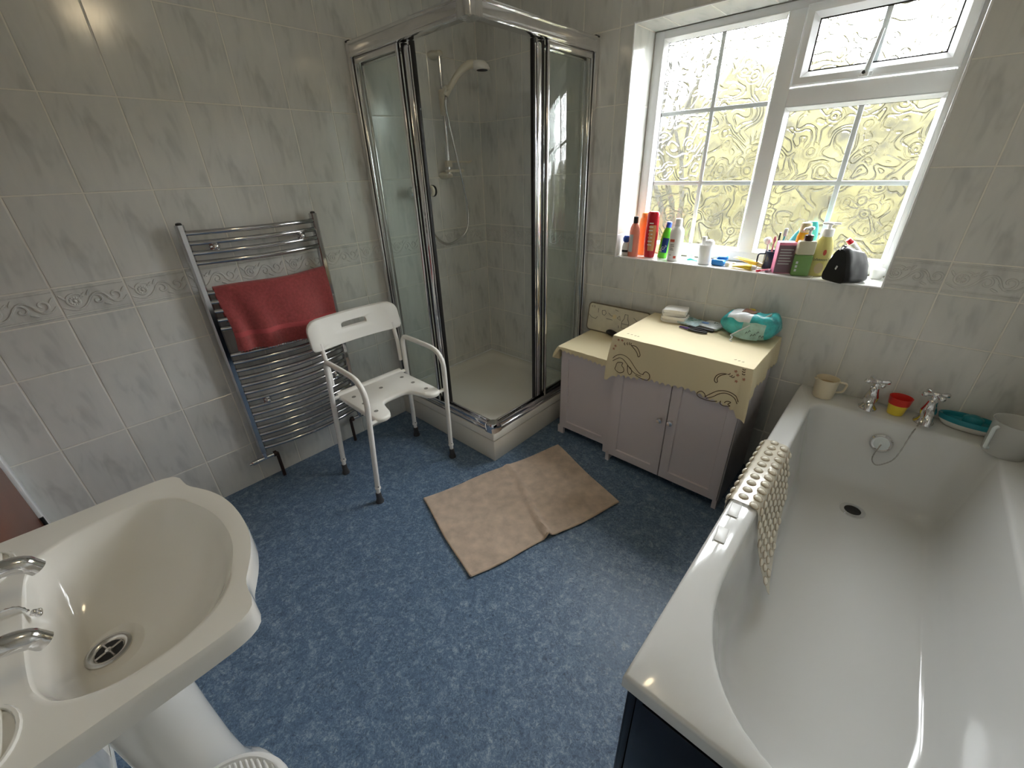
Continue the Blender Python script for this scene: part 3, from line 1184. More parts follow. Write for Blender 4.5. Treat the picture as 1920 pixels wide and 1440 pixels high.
for x in (1.262, 1.452):
    b = MB()
    y0 = -2.462
    b.lathe([(0.026, 0), (0.026, 0.006), (0.020, 0.014), (0.017, 0.04), (0.019, 0.06), (0.015, 0.07)], (x, y0, Zb), 18)
    b.tube(crom([(x, y0, Zb + .038), (x, y0 + .03, Zb + .055), (x, y0 + .07, Zb + .066), (x, y0 + .10, Zb + .058), (x, y0 + .112, Zb + .038)], 5), [0.0125] * 6 + [0.0135] * 6 + [0.0145] * 5 + [0.013] * 4, 14)
    tp = b.build('basin_tap', 'chrome', bs, 60)
    b = MB()
    b.lathe([(0.012, 0.066), (0.024, 0.074), (0.026, 0.088), (0.022, 0.100), (0.010, 0.105)], (x, y0, Zb), 12)
    b.build('tap_handle', 'chrome', tp, 40)
b = MB()
pts = crom([(1.335, -2.50, Zb + .004), (1.315, -2.455, Zb + .004), (1.290, -2.415, Zb + .007), (1.296, -2.390, Zb + .008), (1.306, -2.379, Zb - .004)], 6)
b.tube(pts, [0.0026 if k % 2 else 0.0016 for k in range(len(pts))], 5)
q = Vector((1.310, -2.374, Zb - .008))
for dx, dy, dz, r in ((0, 0, 0, .006), (.006, .004, -.003, .005), (-.004, .003, -.006, .005), (.003, .006, .002, .004)):
    b.lathe([(r * .2, -r), (r * .8, -r * .5), (r, 0), (r * .8, r * .5), (r * .2, r)], q + Vector((dx, dy, dz)), 8)
b.build('plug_chain', 'chrome', bs, 60)

# white bin beside the pedestal
pbr('drain_grey', (0.30, 0.29, 0.27), 0.6)
pbr('bin_white', (0.80, 0.80, 0.79), 0.3)
bn = thing('waste_bin', (1.545, -2.325, 0), 'white plastic bin with ribbed round lid beside the basin pedestal', 'bin')
bc = (1.545, -2.325, 0)
MB().lathe([(0.092, 0.0), (0.095, 0.004), (0.122, 0.285), (0.128, 0.29)], bc, 36).build('bin_body', 'bin_white', bn, 50)
MB().lathe([(0.131, 0.285), (0.133, 0.292), (0.131, 0.305), (0.126, 0.313), (0.119, 0.314), (0.116, 0.310)], bc, 40).build('bin_lid', 'bin_white', bn, 50)
for k in range(-12, 13):
    x = k * 0.0092
    h = math.sqrt(max(0.116 ** 2 - x * x, 0)) * 0.97
    if h > 0.01:
        o = MB().tube([(bc[0] - h, bc[1] + x, 0.3105), (bc[0] + h, bc[1] + x, 0.3105)], 0.0030, 6).build('lid_rib', 'bin_white', bn, 60)

# ------------------------------------------------------------------ shower tray
tr = thing('shower_tray', (0.43, -0.43, 0), 'square cream white shower tray on a raised plinth in the corner', 'shower tray')
TS = 0.862
b = MB()
b.rbox(0.001, TS - 0.005, -TS + 0.005, -0.001, 0.0, 0.132, 0.004)
b.box(0.001, TS - 0.016, -TS + 0.016, -0.001, 0.12, 0.142)
b.build('plinth', 'plinth_white', tr, 40)
b = MB()


def rrect(x0, x1, y0, y1, r, z, n=6):
    L = []
    for cx, cy, a0 in ((x1 - r, y1 - r, 0), (x0 + r, y1 - r, 90), (x0 + r, y0 + r, 180), (x1 - r, y0 + r, 270)):
        for k in range(n + 1):
            a = math.radians(a0 + 90 * k / n)
            L.append((cx + r * math.cos(a), cy + r * math.sin(a), z))
    return L


L = [rrect(0.001, TS, -TS, -0.001, 0.008, 0.141), rrect(0.001, TS, -TS, -0.001, 0.008, 0.174), rrect(0.004, TS - .003, -TS + .003, -0.004, 0.008, 0.181),
     rrect(0.045, TS - .085, -TS + .085, -0.045, 0.05, 0.181), rrect(0.050, TS - .090, -TS + .090, -0.050, 0.05, 0.176),
     rrect(0.075, TS - .115, -TS + .115, -0.075, 0.06, 0.152), rrect(0.11, TS - .15, -TS + .15, -0.11, 0.07, 0.146), rrect(0.30, TS - .34, -TS + .34, -0.30, 0.04, 0.144)]
b.loft(L, True, True, True)
b.build('tray', 'tray_white', tr, 50)
b = MB()
b.tube([(0.004, -TS + .01, 0.184), (0.004, -0.004, 0.184), (TS - .01, -0.004, 0.184)], 0.006, 6)
b.build('sealant', 'trim_white', tr, 60)

# ------------------------------------------------------------------ shower enclosure
en = thing('shower_enclosure', (0.83, -0.83, 0.181), 'chrome framed corner shower enclosure with both glass doors slid open', 'shower')
Z0, Z1 = 0.182, 2.0
E_ = 0.832      # line of the rails


def side(mapf):
    """one side of the enclosure; mapf(u, v) -> (x, y); u along the side from the wall, v outwards"""
    def bx(u0, u1, v0, v1, z0, z1, r, name, mat, parent=en):
        x0, y0 = mapf(u0, v0)
        x1, y1 = mapf(u1, v1)
        return MB().rbox(min(x0, x1), max(x0, x1), min(y0, y1), max(y0, y1), z0, z1, r).build(name, mat, parent, 40)
    bx(0.002, 0.040, -0.022, 0.022, Z0, Z1, 0.008, 'wall_channel', 'rail_chrome')
    bx(0.000, 0.034, -0.018, 0.018, Z1, Z1 + .008, 0.003, 'channel_cap', 'black_rubber')
    tr_ = bx(0.036, 0.800, -0.026, 0.026, 1.938, 2.0, 0.010, 'top_rail', 'rail_chrome')
    bx(0.036, 0.800, 0.020, 0.030, 1.938, 1.953, 0.004, 'rail_lip', 'chrome', tr_)
    bx(0.036, 0.800, 0.020, 0.030, 1.985, 1.999, 0.004, 'rail_lip', 'chrome', tr_)
    br = bx(0.036, 0.800, -0.024, 0.026, Z0, 0.200, 0.006, 'bottom_rail', 'rail_chrome')
    bx(0.036, 0.800, 0.006, 0.016, 0.200, 0.226, 0.004, 'guide', 'chrome', br)
    bx(0.036, 0.800, -0.020, -0.010, 0.200, 0.232, 0.004, 'guide', 'chrome', br)
    # fixed panel (outer track)
    fx = bx(0.052, 0.062, 0.004, 0.018, 0.226, 1.938, 0.003, 'fixed_panel', 'rail_chrome')
    bx(0.041, 0.051, -0.002, 0.016, 0.21, 1.938, 0.002, 'seal', 'black_rubber', fx)
    bx(0.388, 0.402, 0.002, 0.020, 0.226, 1.938, 0.004, 'stile', 'rail_chrome', fx)
    bx(0.052, 0.402, 0.004, 0.018, 1.912, 1.938, 0.004, 'head', 'rail_chrome', fx)
    bx(0.052, 0.402, 0.004, 0.018, 0.226, 0.244, 0.004, 'sill_bar', 'black_rubber', fx)
    bx(0.060, 0.390, 0.009, 0.013, 0.243, 1.914, 0.0005, 'pane', 'shower_glass', fx)
    # sliding door (inner track), pushed back behind the fixed panel
    dr = bx(0.424, 0.456, -0.026, 0.006, 0.236, 1.926, 0.008, 'sliding_door', 'chrome')
    bx(0.404, 0.424, -0.022, 0.000, 0.232, 1.936, 0.003, 'seal', 'black_rubber', dr)
    bx(0.456, 0.474, -0.022, -0.002, 0.230, 1.937, 0.003, 'seal', 'black_rubber', dr)
    bx(0.462, 0.468, -0.003, 0.002, 0.24, 1.92, 0.002, 'bead', 'chrome', dr)
    bx(0.070, 0.408, -0.014, -0.010, 0.245, 1.905, 0.0005, 'pane', 'shower_glass', dr)
    bx(0.070, 0.425, -0.019, -0.005, 1.905, 1.925, 0.004, 'head', 'rail_chrome', dr)
    bx(0.070, 0.425, -0.019, -0.005, 0.232, 0.248, 0.004, 'foot_rail', 'rail_chrome', dr)
    bx(0.068, 0.078, -0.018, -0.006, 0.24, 1.92, 0.003, 'back_stile', 'rail_chrome', dr)


side(lambda u, v: (u, -E_ - v))
side(lambda u, v: (E_ + v, -u))
b = MB()
L = []
for z, k in ((1.932, .7), (1.938, 1.0), (2.000, 1.0), (2.006, .7)):
    L.append([(E_ + .000 + p[0] * k, -E_ - p[1] * k, z) for p in [(-0.036, 0.030), (-0.015, 0.033), (0.012, 0.032), (0.026, 0.026), (0.032, 0.012), (0.033, -0.015), (0.030, -0.036), (-0.027, -0.036), (-0.036, -0.027)]])
b.loft(L, True, True, True)
cb = b.build('corner_bracket', 'chrome', en, 50)
b = MB()
L = []
for z, k in ((Z0, 1.0), (0.200, 1.0), (0.228, .95), (0.236, .8)):
    L.append([(E_ + p[0] * k, -E_ - p[1] * k, z) for p in [(-0.036, 0.028), (-0.015, 0.030), (0.012, 0.028), (0.022, 0.022), (0.028, 0.012), (0.030, -0.015), (0.028, -0.036), (-0.020, -0.036), (-0.036, -0.020)]])
b.loft(L, True, True, True)
b.build('corner_bracket', 'chrome', en, 50)

# ------------------------------------------------------------------ shower fittings
rr_ = thing('shower_riser_rail', (0.0, -0.335, 1.41), 'slim chrome riser rail with cream brackets inside the shower', 'shower rail')
RXX, RYY = 0.058, -0.335
MB().tube([(RXX, RYY, 1.42), (RXX, RYY, 2.015)], 0.0105, 14).build('pole', 'chrome', rr_, 50)
for z in (2.018, 1.432):
    b = MB()
    b.lathe([(0.030, 0.0), (0.032, 0.012), (0.026, 0.034), (0.022, 0.05), (0.020, 0.072), (0.006, 0.08)], (0.0, RYY - .004, z), 18, (1, 0, 0), sx=1.0, sy=0.62, rot=0)
    b.build('bracket', 'cream_plastic', rr_, 50)
b = MB()
b.rbox(RXX - .016, RXX + .018, RYY - .018, RYY + .018, 1.478, 1.512, 0.006)
b.rbox(RXX - .012, RXX + .012, RYY - .020, RYY + .150, 1.500, 1.509, 0.004)
b.tube(crom([(RXX, RYY + .14, 1.505), (RXX, RYY + .165, 1.502), (RXX, RYY + .185, 1.510)], 4), 0.0065, 8)
b.build('soap_holder', 'cream_plastic', rr_, 50)
MB().rbox(RXX - .014, RXX + .02, RYY - .018, RYY + .105, 1.449, 1.464, 0.005).build('hose_guide', 'cream_plastic', rr_, 50)
b = MB()
b.rbox(RXX - .018, RXX + .018, RYY - .018, RYY + .018, 1.735, 1.86, 0.010)
b.tube([(RXX + .005, RYY, 1.82), (RXX + .03, RYY - .012, 1.838), (RXX + .055, RYY - .005, 1.862)], [0.014, 0.016, 0.018], 12)
b.build('slider', 'cream_plastic', rr_, 50)

sh = thing('hand_shower', (0.115, -0.33, 1.865), 'white cream hand shower with coiled chrome hose hanging in the shower', 'shower head')
hb = Vector((0.100, -0.345, 1.825))
hn = Vector((0.150, -0.285, 1.925))
hc = Vector((0.215, -0.205, 1.962))
b = MB()
pts = crom([hb, Vector((0.118, -0.325, 1.865)), hn, Vector((0.185, -0.242, 1.962)), hc], 5)
b.tube(pts, [0.013 + 0.009 * (k / (len(pts) - 1)) for k in range(len(pts))], 14)
b.build('handset', 'cream_plastic', sh, 60)
ax = Vector((0.30, 0.20, -0.92)).normalized()
b = MB()
b.lathe([(0.010, -0.026), (0.034, -0.020), (0.045, -0.004), (0.046, 0.012), (0.042, 0.020), (0.032, 0.022)], hc + Vector((0.012, 0.012, -0.004)), 24, ax)
hd_ = b.build('spray_head', 'chair_white', sh, 50)
MB().lathe([(0.031, 0.0215), (0.029, 0.024), (0.012, 0.025)], hc + Vector((0.012, 0.012, -0.004)), 20, ax).build('spray_plate', 'ferrule_dark', hd_, 50)
hp = crom([hb, (0.095, -0.35, 1.78), (0.082, -0.325, 1.70), (0.078, -0.30, 1.60), (0.076, -0.268, 1.478), (0.07, -0.235, 1.36), (0.06, -0.205, 1.22), (0.055, -0.225, 1.11), (0.05, -0.31, 1.055), (0.05, -0.40, 1.045), (0.05, -0.48, 1.10), (0.055, -0.535, 1.22), (0.06, -0.545, 1.325)], 24)
b = MB()
b.tube(hp, [0.0084 if k % 2 else 0.0064 for k in range(len(hp))], 7)
b.build('hose', 'satin_chrome', sh, 80)

vl = thing('shower_valve', (0.0, -0.545, 1.355), 'wall mounted shower valve with chrome knob and cream knob', 'valve')
vy = -0.545
b = MB()
b.lathe([(0.03, 0.0), (0.03, 0.008), (0.022, 0.014), (0.020, 0.045)], (0.0, vy, 1.355), 18, (1, 0, 0))
b.tube([(0.060, vy - .055, 1.355), (0.060, vy + .055, 1.355)], 0.022, 16)
b.build('valve_body', 'chrome', vl, 50)
MB().lathe([(0.022, 0.05), (0.029, 0.056), (0.030, 0.085), (0.026, 0.092), (0.008, 0.094)], (0.060, vy, 1.355), 9, (0, -1, 0)).build('temperature_knob', 'chrome', vl, 25)
MB().lathe([(0.022, 0.05), (0.029, 0.055), (0.030, 0.082), (0.026, 0.088), (0.008, 0.090)], (0.060, vy, 1.355), 18, (0, 1, 0)).build('flow_knob', 'cream_plastic', vl, 50)
MB().lathe([(0.0305, 0.066), (0.0315, 0.068), (0.0315, 0.078), (0.0305, 0.080)], (0.060, vy, 1.355), 18, (0, 1, 0)).build('knob_ring', 'black_rubber', vl, 50)

# ------------------------------------------------------------------ towel radiator
ra = thing('towel_radiator', (0.06, -1.475, 0.185), 'chrome ladder towel radiator with curved bars on the left wall', 'radiator')
YL, YR = -1.745, -1.205


def bow(y):
    t_ = (y + 1.475) / 0.27
    return 0.052 + 0.048 * (1 - t_ * t_)


for y in (YL, YR):
    b = MB()
    prof = [(-0.014, 0.036), (-0.0165, 0.045), (-0.015, 0.060), (-0.008, 0.068), (0.008, 0.068), (0.015, 0.060), (0.0165, 0.045), (0.014, 0.036)]
    b.loft([[(x, y + u, z) for u, x in prof] for z in (0.185, 1.295)], True, True, True)
    u_ = b.build('upright', 'radiator_chrome', ra, 40)
    MB().lathe([(0.012, 1.295), (0.010, 1.302), (0.004, 1.304)], (0.052, y, 0), 12).build('end_cap', 'black_rubber', u_, 40)
BARS = [1.263, 1.224, 1.185, 1.146] + [1.021, 0.980, 0.939, 0.899, 0.859] + [0.731 - 0.04 * k for k in range(14)]
bar_me = None
for z in BARS:
    if bar_me is None:
        b = MB()
        pts = [(bow(y), y, 0.0) for y in [YL + .006 + (YR - YL - .012) * k / 20 for k in range(21)]]
        b.tube(pts, 0.0105, 10)
        bar_me = b.mesh('bar', 'radiator_chrome', 60, (0.06, -1.475, 0))
    o = bpy.data.objects.new('bar', bar_me)
    COL.objects.link(o)
    o.parent = ra
    o.location = (0, 0, z - 0.185)
for y, z in ((-1.655, 1.205), (-1.295, 1.205), (-1.655, 0.471), (-1.295, 0.471)):
    b = MB()
    b.lathe([(0.011, 0.006), (0.011, 0.075)], (0.0, y, z), 12, (1, 0, 0))
    b.lathe([(0.020, 0.072), (0.020, 0.082), (0.013, 0.088), (0.012, 0.098), (0.006, 0.104)], (0.0, y, z), 16, (1, 0, 0))
    b.build('wall_bracket', 'chrome', ra, 50)
for y, s_ in ((YL, 1), (YR, -1)):
    b = MB()
    b.tube([(0.052, y, 0.186), (0.052, y, 0.150)], 0.011, 12)
    b.tube([(0.052, y - s_ * .035, 0.150), (0.052, y + s_ * .045, 0.150)], 0.0105, 12)
    v_ = b.build('valve', 'chrome', ra, 50)
    MB().lathe([(0.010, 0.030), (0.013, 0.034), (0.013, 0.062), (0.009, 0.066), (0.008, 0.078), (0.003, 0.08)], (0.052, y, 0.150), 12, (0, -s_, 0)).build('valve_head', 'chrome', v_, 40)
    b = MB()
    b.lathe([(0.015, 0.040), (0.015, 0.056)], (0.052, y, 0.150), 12, (0, s_, 0))
    b.tube(fillet([(0.052, y + s_ * .05, 0.150), (0.052, y + s_ * .058, 0.150), (0.052, y + s_ * .058, 0.0)], .01), 0.0085, 10)
    b.build('pipe', 'pipe_brown', v_, 50)
# red towel over the second group of bars
tw = thing('hand_towel', (0.11, -1.465, 0.76), 'folded red terry towel hung over the radiator bars', 'towel')


def towel_pt(s_, u_, lift=0.0):
    """s_: 0 bottom front .. 1 bottom back; u_: 0 left .. 1 right"""
    zt = 1.047 + 0.004 * math.sin(u_ * 9)
    yl = -1.706 + 0.03 * (0.0) + 0.006 * math.sin(s_ * 7)
    yr = -1.218 - 0.018 * max(0, (0.5 - s_) * 2) ** 1.5 * 0.6
    y = yl + (yr - yl) * u_
    bx = bow(y)
    fr = 0.70
    if s_ < fr:
        t_ = s_ / fr
        zb = 0.757 - 0.030 * u_
        z = zb + (1.022 - zb) * t_
        amp = 0.016 * (1 - t_) ** 0.8
        x = bx + 0.015 + amp * (1 + math.sin(u_ * 21 + 2.0 * math.sin(u_ * 5) + t_ * 1.6)) + 0.006 * (1 - t_) + lift
    elif s_ < 0.80:
        a = (s_ - fr) / 0.10 * PI
        x = bx + (0.0155 + lift) * math.cos(a)
        z = 1.022 + (0.020 + lift) * math.sin(a) + 0.003 * math.sin(u_ * 8)
    else:
        t_ = (s_ - 0.80) / 0.20
        x = bx - 0.0155 + 0.004 * t_
        z = 1.022 - 0.14 * t_
    return (x, y, z)


S_ = [k / 26 * 0.70 for k in range(27)] + [0.70 + 0.1 * k / 8 for k in range(1, 9)] + [0.80 + 0.2 * k / 8 for k in range(1, 9)]
b = MB()
b.sheet([[towel_pt(s_, j / 48) for j in range(49)] for s_ in S_], 0.007)
tb = b.build('towel_body', 'towel_red', tw, 70)
b = MB()
b.sheet([[towel_pt(0.165 + 0.055 * i / 3, j / 48, 0.0026) for j in range(49)] for i in range(4)], 0.004)
b.build('woven_band', 'towel_red_light', tw, 70)
b = MB()
for j in range(40):
    p = Vector(towel_pt(0.0, (j + .5) / 40))
    b.tube([p + Vector((.003, 0, .002)), p + Vector((.0035, 0, -.004)), p + Vector((.001, 0.001, -.008))], 0.0013, 4)
b.build('fringe', 'towel_red_light', tw)['kind'] = 'stuff'

# ------------------------------------------------------------------ shower chair
ch_ = thing('shower_chair', (0.48, -1.22, 0.0), 'white plastic shower chair with armrests and horseshoe cut-out seat', 'chair')
AL, AR = -1.434, -1.000
FL = {'L': dict(ya=AL, yf=-1.458), 'R': dict(ya=AR, yf=-0.984)}
TR_ = 0.0125
for k, (ya, yf) in (('L', (AL, -1.458)), ('R', (AR, -0.984))):
    def yz(z):
        return yf + (ya - yf) * min(z / 0.62, 1)
    pts = [(0.299, yz(0.09), 0.09), (0.334, ya, 0.672), (0.672, ya, 0.672), (0.640, yz(0.09), 0.09)]
    # arm bends gently forward: rounded rear and larger front radius
    path = [Vector(pts[0])] + [Vector(p) for p in crom([(0.332, ya, 0.60), (0.334, ya, 0.640), (0.348, ya, 0.664), (0.375, ya, 0.673), (0.50, ya, 0.672), (0.590, ya, 0.668), (0.640, ya, 0.650), (0.668, ya, 0.610), (0.673, ya, 0.555)], 4)] + [Vector(pts[3])]
    MB().tube(path, TR_, 12).build('arm_frame', 'tube_white', ch_, 60)
    for x, z0 in ((0.299, 0.0), (0.640, 0.0)):
        b = MB()
        b.tube([(x, yf, 0.045), (x + .001, yz(0.10), 0.10)], 0.0105, 12)
        b.lathe([(0.0145, 0.083), (0.0145, 0.092), (0.0125, 0.094)], (x + .001, yz(.09), 0), 14)
        lg = b.build('leg_extension', 'tube_white', ch_, 50)
        b = MB()
        b.lathe([(0.019, 0.0), (0.020, 0.006), (0.0165, 0.016), (0.014, 0.030), (0.0135, 0.058), (0.012, 0.060)], (x, yf, 0), 14)
        b.build('rubber_foot', 'ferrule_dark', lg, 50)
        MB().lathe([(0.003, 0.0), (0.003, 0.002)], (x + 0.0125, yz(0.088) - .002, 0.100), 8, (1, -0.2, 0)).build('button', 'ferrule_dark', lg)
# back tube: up from the arm frames, inside the backrest
for ys_ in (AR - .018, AL + .018):
    MB().tube(crom([(0.312, ys_, 0.53), (0.312, ys_, 0.60), (0.309, ys_, 0.65), (0.2960, ys_, 0.705), (0.2885, ys_, 0.745)], 4), 0.0105, 12).build('back_post', 'tube_white', ch_, 60)
# backrest: rounded slab with a hand slot, slightly curved
yc, hw_ = (AL + AR) / 2, 0.243


def back_pt(y, z, d):
    cu = 0.030 * ((y - yc) / hw_) ** 2
    le = -(z - 0.70) * 0.20
    return (0.272 + cu + le + d, y, z)


def rr2(hw, hh, r, n=6):
    L = []
    for cx, cy, a0 in ((hw - r, hh - r, 0), (-hw + r, hh - r, 90), (-hw + r, -hh + r * .4, 180), (hw - r, -hh + r * .4, 270)):
        q = r if cy > 0 else r * .4
        cxx = (hw - q) if cx > 0 else (-hw + q)
        for k in range(n + 1):
            a = math.radians(a0 + 90 * k / n)
            L.append((cxx + q * math.cos(a), cy + q * math.sin(a)))
    # densify the long runs
    out = []
    for i in range(len(L)):
        p, e = Vector(L[i]), Vector(L[(i + 1) % len(L)])
        nseg = max(1, int((e - p).length / 0.025))
        for k in range(nseg):
            out.append(p + (e - p) * k / nseg)
    return out


oo = rr2(hw_, 0.0725, 0.055)
zc_ = 0.7825


def slot_pt(p):
    a = math.atan2(p.y, p.x)
    return None


NB = 96
bang = [2 * PI * k / NB for k in range(NB)]
ol = [tuple(p) for p in oo]
OB = [ray_poly(ol, Vector((0, 0.012)), a) for a in bang]
for cxy in ():
    pass
sl = [tuple(p) for p in rr2(0.068, 0.0140, 0.0139)]
sl = [(x, y + 0.012) for x, y in sl]
SB = [ray_poly(sl, Vector((0, 0.012)), a) for a in bang]


def bl(P, k, Q, d):
    return [back_pt(yc + p.x + (q.x - p.x) * k, zc_ + p.y + (q.y - p.y) * k, d) for p, q in zip(P, Q)]


th_ = 0.0135
loops = [bl(OB, 0.0, SB, 0.006 - th_), bl(OB, 0.0, SB, th_ - 0.006), bl(OB, 0.05, SB, th_), bl(OB, 0.35, SB, th_), bl(OB, 0.65, SB, th_), bl(OB, 0.93, SB, th_), bl(OB, 1.0, SB, th_ - .004),
         bl(OB, 1.0, SB, .004 - th_), bl(OB, 0.93, SB, -th_), bl(OB, 0.65, SB, -th_), bl(OB, 0.35, SB, -th_), bl(OB, 0.05, SB, -th_), bl(OB, 0.0, SB, 0.006 - th_)]
b = MB().loft(loops, True)
b.build('backrest', 'chair_white', ch_, 50)
# seat: U-shaped slab with rolled rear edge
sp = crom([(0.312, AR - .030, 0), (0.40, AR - .028, 0), (0.55, AR - .028, 0), (0.640, AR - .030, 0), (0.668, AR - .040, 0), (0.680, AR - .065, 0), (0.672, AR - .098, 0), (0.640, AR - .118, 0), (0.590, AR - .130, 0), (0.555, AR - .142, 0), (0.538, AR - .165, 0),
           (0.535, yc, 0), (0.538, AL + .165, 0), (0.555, AL + .142, 0), (0.590, AL + .130, 0), (0.640, AL + .118, 0), (0.672, AL + .098, 0), (0.680, AL + .065, 0), (0.668, AL + .040, 0), (0.640, AL + .030, 0), (0.55, AL + .028, 0), (0.40, AL + .028, 0), (0.312, AL + .030, 0)], 3)
poly = [(p.x, p.y) for p in sp]
b = MB()
b.prism(poly, 0.442, 0.468, bevel=0.008)
b.tube([(0.306, AR - .030, 0.462), (0.306, AL + .030, 0.462)], 0.019, 14)
seat = b.build('seat', 'chair_white', ch_, 45)
for x, y in ((0.39, AR - .075), (0.49, AR - .074), (0.60, AR - .072), (0.39, AL + .075), (0.49, AL + .074), (0.60, AL + .072), (0.41, yc)):
    MB().lathe([(0.011, 0.4675), (0.010, 0.4688), (0.003, 0.4682)], (x, y, 0), 14).build('drain_hole', 'drain_grey', seat, 50)
for p_, q_ in (((0.318, AR, 0.462), (0.318, AL, 0.462)), ((0.655, AR, 0.450), (0.655, AR - .07, 0.450)), ((0.655, AL, 0.450), (0.655, AL + .07, 0.450))):
    MB().tube([p_, q_], 0.010, 10).build('cross_tube', 'tube_white', ch_, 50)

# ------------------------------------------------------------------ cabinets
def cabinet(name, label, x0, x1, y0, y1, zt, doors, knobs, foot_l, foot_r):
    """doors: list of (xa, xb); knobs: list of (x, z)"""
    c = thing(name, ((x0 + x1) / 2, (y0 + y1) / 2, 0), label, 'cabinet')
    b = MB()
    b.box(x0 + 0.017, x1 - 0.017, y0 + 0.075, y1, 0.045, zt - 0.013)
    b.box(x0, x0 + 0.018, y0 + 0.018, y1, 0.045, zt - 0.013)
    b.box(x1 - 0.018, x1, y0 + 0.018, y1, 0.045, zt - 0.013)
    b.box(x0 + 0.017, x1 - 0.017, y0 + 0.018, y1, 0.045, 0.06)
    b.box(x0, x0 + 0.018, y0 + 0.018, y1, 0.0, 0.046)
    b.box(x1 - 0.018, x1, y0 + 0.018, y1, 0.0, 0.046)
    b.build('body', 'lilac_paint', c, 40)
    MB().rbox(x0 - 0.004, x1 + 0.004, y0 - 0.002, y1, zt - 0.014, zt, 0.003).build('top', 'lilac_paint', c, 40)
    for fx0, fx1 in (foot_l, foot_r):
        MB().box(fx0, fx1, y0 + 0.001, y0 + 0.019, 0.0, 0.050).build('foot', 'lilac_paint', c)
    for (xa, xb), kn in zip(doors, knobs):
        b = MB()
        zb, zt_ = 0.048, zt - 0.017
        st, dp = 0.043, 0.008
        o = [(xa, y0, zb), (xb, y0, zb), (xb, y0, zt_), (xa, y0, zt_)]
        i = [(xa + st, y0, zb + st), (xb - st, y0, zb + st), (xb - st, y0, zt_ - st), (xa + st, y0, zt_ - st)]
        i2 = [(xa + st + .003, y0 + dp, zb + st + .003), (xb - st - .003, y0 + dp, zb + st + .003), (xb - st - .003, y0 + dp, zt_ - st - .003), (xa + st + .003, y0 + dp, zt_ - st - .003)]
        bk = [(x, y0 + 0.017, z) for x, y, z in o]
        b.loft([bk, o, i, i2], True, True, True)
        d = b.build('door', 'lilac_paint', c)
        if kn:
            MB().lathe([(0.006, 0.0), (0.0055, 0.010), (0.011, 0.016), (0.0145, 0.022), (0.0125, 0.029), (0.004, 0.031)], (kn[0], y0, kn[1]), 16, (0, -1, 0)).build('knob', 'satin_chrome', d, 50)
    return c


SC = dict(x0=0.945, x1=1.300, y0=-0.388, y1=-0.012, zt=0.566)
BC = dict(x0=1.312, x1=1.908, y0=-0.446, y1=-0.012, zt=0.735)
cabinet('small_cabinet', 'low pale lilac wooden cabinet between the shower and the double cabinet', SC['x0'], SC['x1'], SC['y0'], SC['y1'], SC['zt'], [(0.962, 1.292)], [None], (0.945, 0.985), (1.262, 1.300))
cabinet('double_cabinet', 'pale lilac two-door cabinet with chrome knobs beside the bath', BC['x0'], BC['x1'], BC['y0'], BC['y1'], BC['zt'], [(1.330, 1.6140), (1.6190, 1.904)], [(1.590, 0.378), (1.641, 0.383)], (1.314, 1.334), (1.888, 1.908))


def tablecloth(name, label, c, over_l, over_f, over_r, scal, seed, front_drop, side_l, side_r):
    x0, x1, y0, y1, zt = c['x0'] - .008, c['x1'] + .008, c['y0'] - .008, c['y1'], c['zt'] + 0.0022
    t_ = thing(name, ((x0 + x1) / 2, (y0 + y1) / 2, zt), label, 'tablecloth')
    b = MB()
    rows = []
    for i in range(13):
        rows.append([(x0 + (x1 - x0) * j / 20, y0 + (y1 - y0) * i / 12, zt + 0.0012 + 0.0012 * noise.noise(Vector((j * .5, i * .6, seed)))) for j in range(21)])
    b.sheet(rows, 0.0018)
    # skirt running left side (back -> front), front, right side
    path = []
    nL, nF = 90, 190
    for k in range(nL):
        path.append((x0, y1 + (y0 - y1) * k / nL, Vector((-1, 0, 0)), side_l(k / nL), 0))
    for k in range(nF + 1):
        u = k / nF
        cr = max(0, 1 - min(u, 1 - u) / 0.055)
        nrm = Vector((0, -1, 0)) + Vector((-1 if u < .5 else 1, 0, 0)) * cr * .8
        path.append((x0 + (x1 - x0) * u, y0, nrm.normalized(), front_drop(u), cr))
    for k in range(1, nL + 1):
        path.append((x1, y0 + (y1 - y0) * k / nL, Vector((1, 0, 0)), side_r(k / nL), 0))
    # arc length for scallops
    G = []
    s_ = 0
    prev = None
    cols = []
    for x, y, nrm, d, cr in path:
        p = Vector((x, y, zt))
        if prev is not None:
            s_ += (p - prev).length
        prev = p
        sc_ = scal * abs(math.sin(s_ * PI / 0.028))
        col = []
        for r in range(9):
            t = r / 8
            dd = (d - sc_) * t
            fl = (0.004 + 0.030 * cr) * math.sin(t * PI / 2) + 0.006 * t * math.sin(s_ * 34 + seed) * min(1, d / .1)
            col.append(p + nrm * fl + Vector((0, 0, 0.0012 - dd if r else 0.0012)))
        cols.append(col)
    G = [[cols[j][r] for j in range(len(cols))] for r in range(9)]
    b.sheet(G, 0.0018)
    b.build('cloth', 'cloth_cream', t_, 45)
    return t_


big_cloth = tablecloth('tablecloth', 'cream embroidered tablecloth with scalloped hem draped over the double cabinet', BC, 0, 0, 0, 0.014, 1.7,
                       lambda u: 0.185 + 0.045 * (abs(u - .5) * 2) ** 8 + 0.012 * math.sin(u * 6.3 + 1.0), lambda k: 0.146 + 0.004 * k, lambda k: 0.155 - 0.03 * k)
small_cloth = tablecloth('table_cover', 'small plain cream cloth with scalloped hem on the low cabinet', dict(SC, x1=1.280), 0, 0, 0, 0.011, 4.2,
                         lambda u: 0.022 + 0.05 * max(0, 1 - u / .04) + .02 * u, lambda k: 0.075 + 0.012 * k, lambda k: 0.0004)
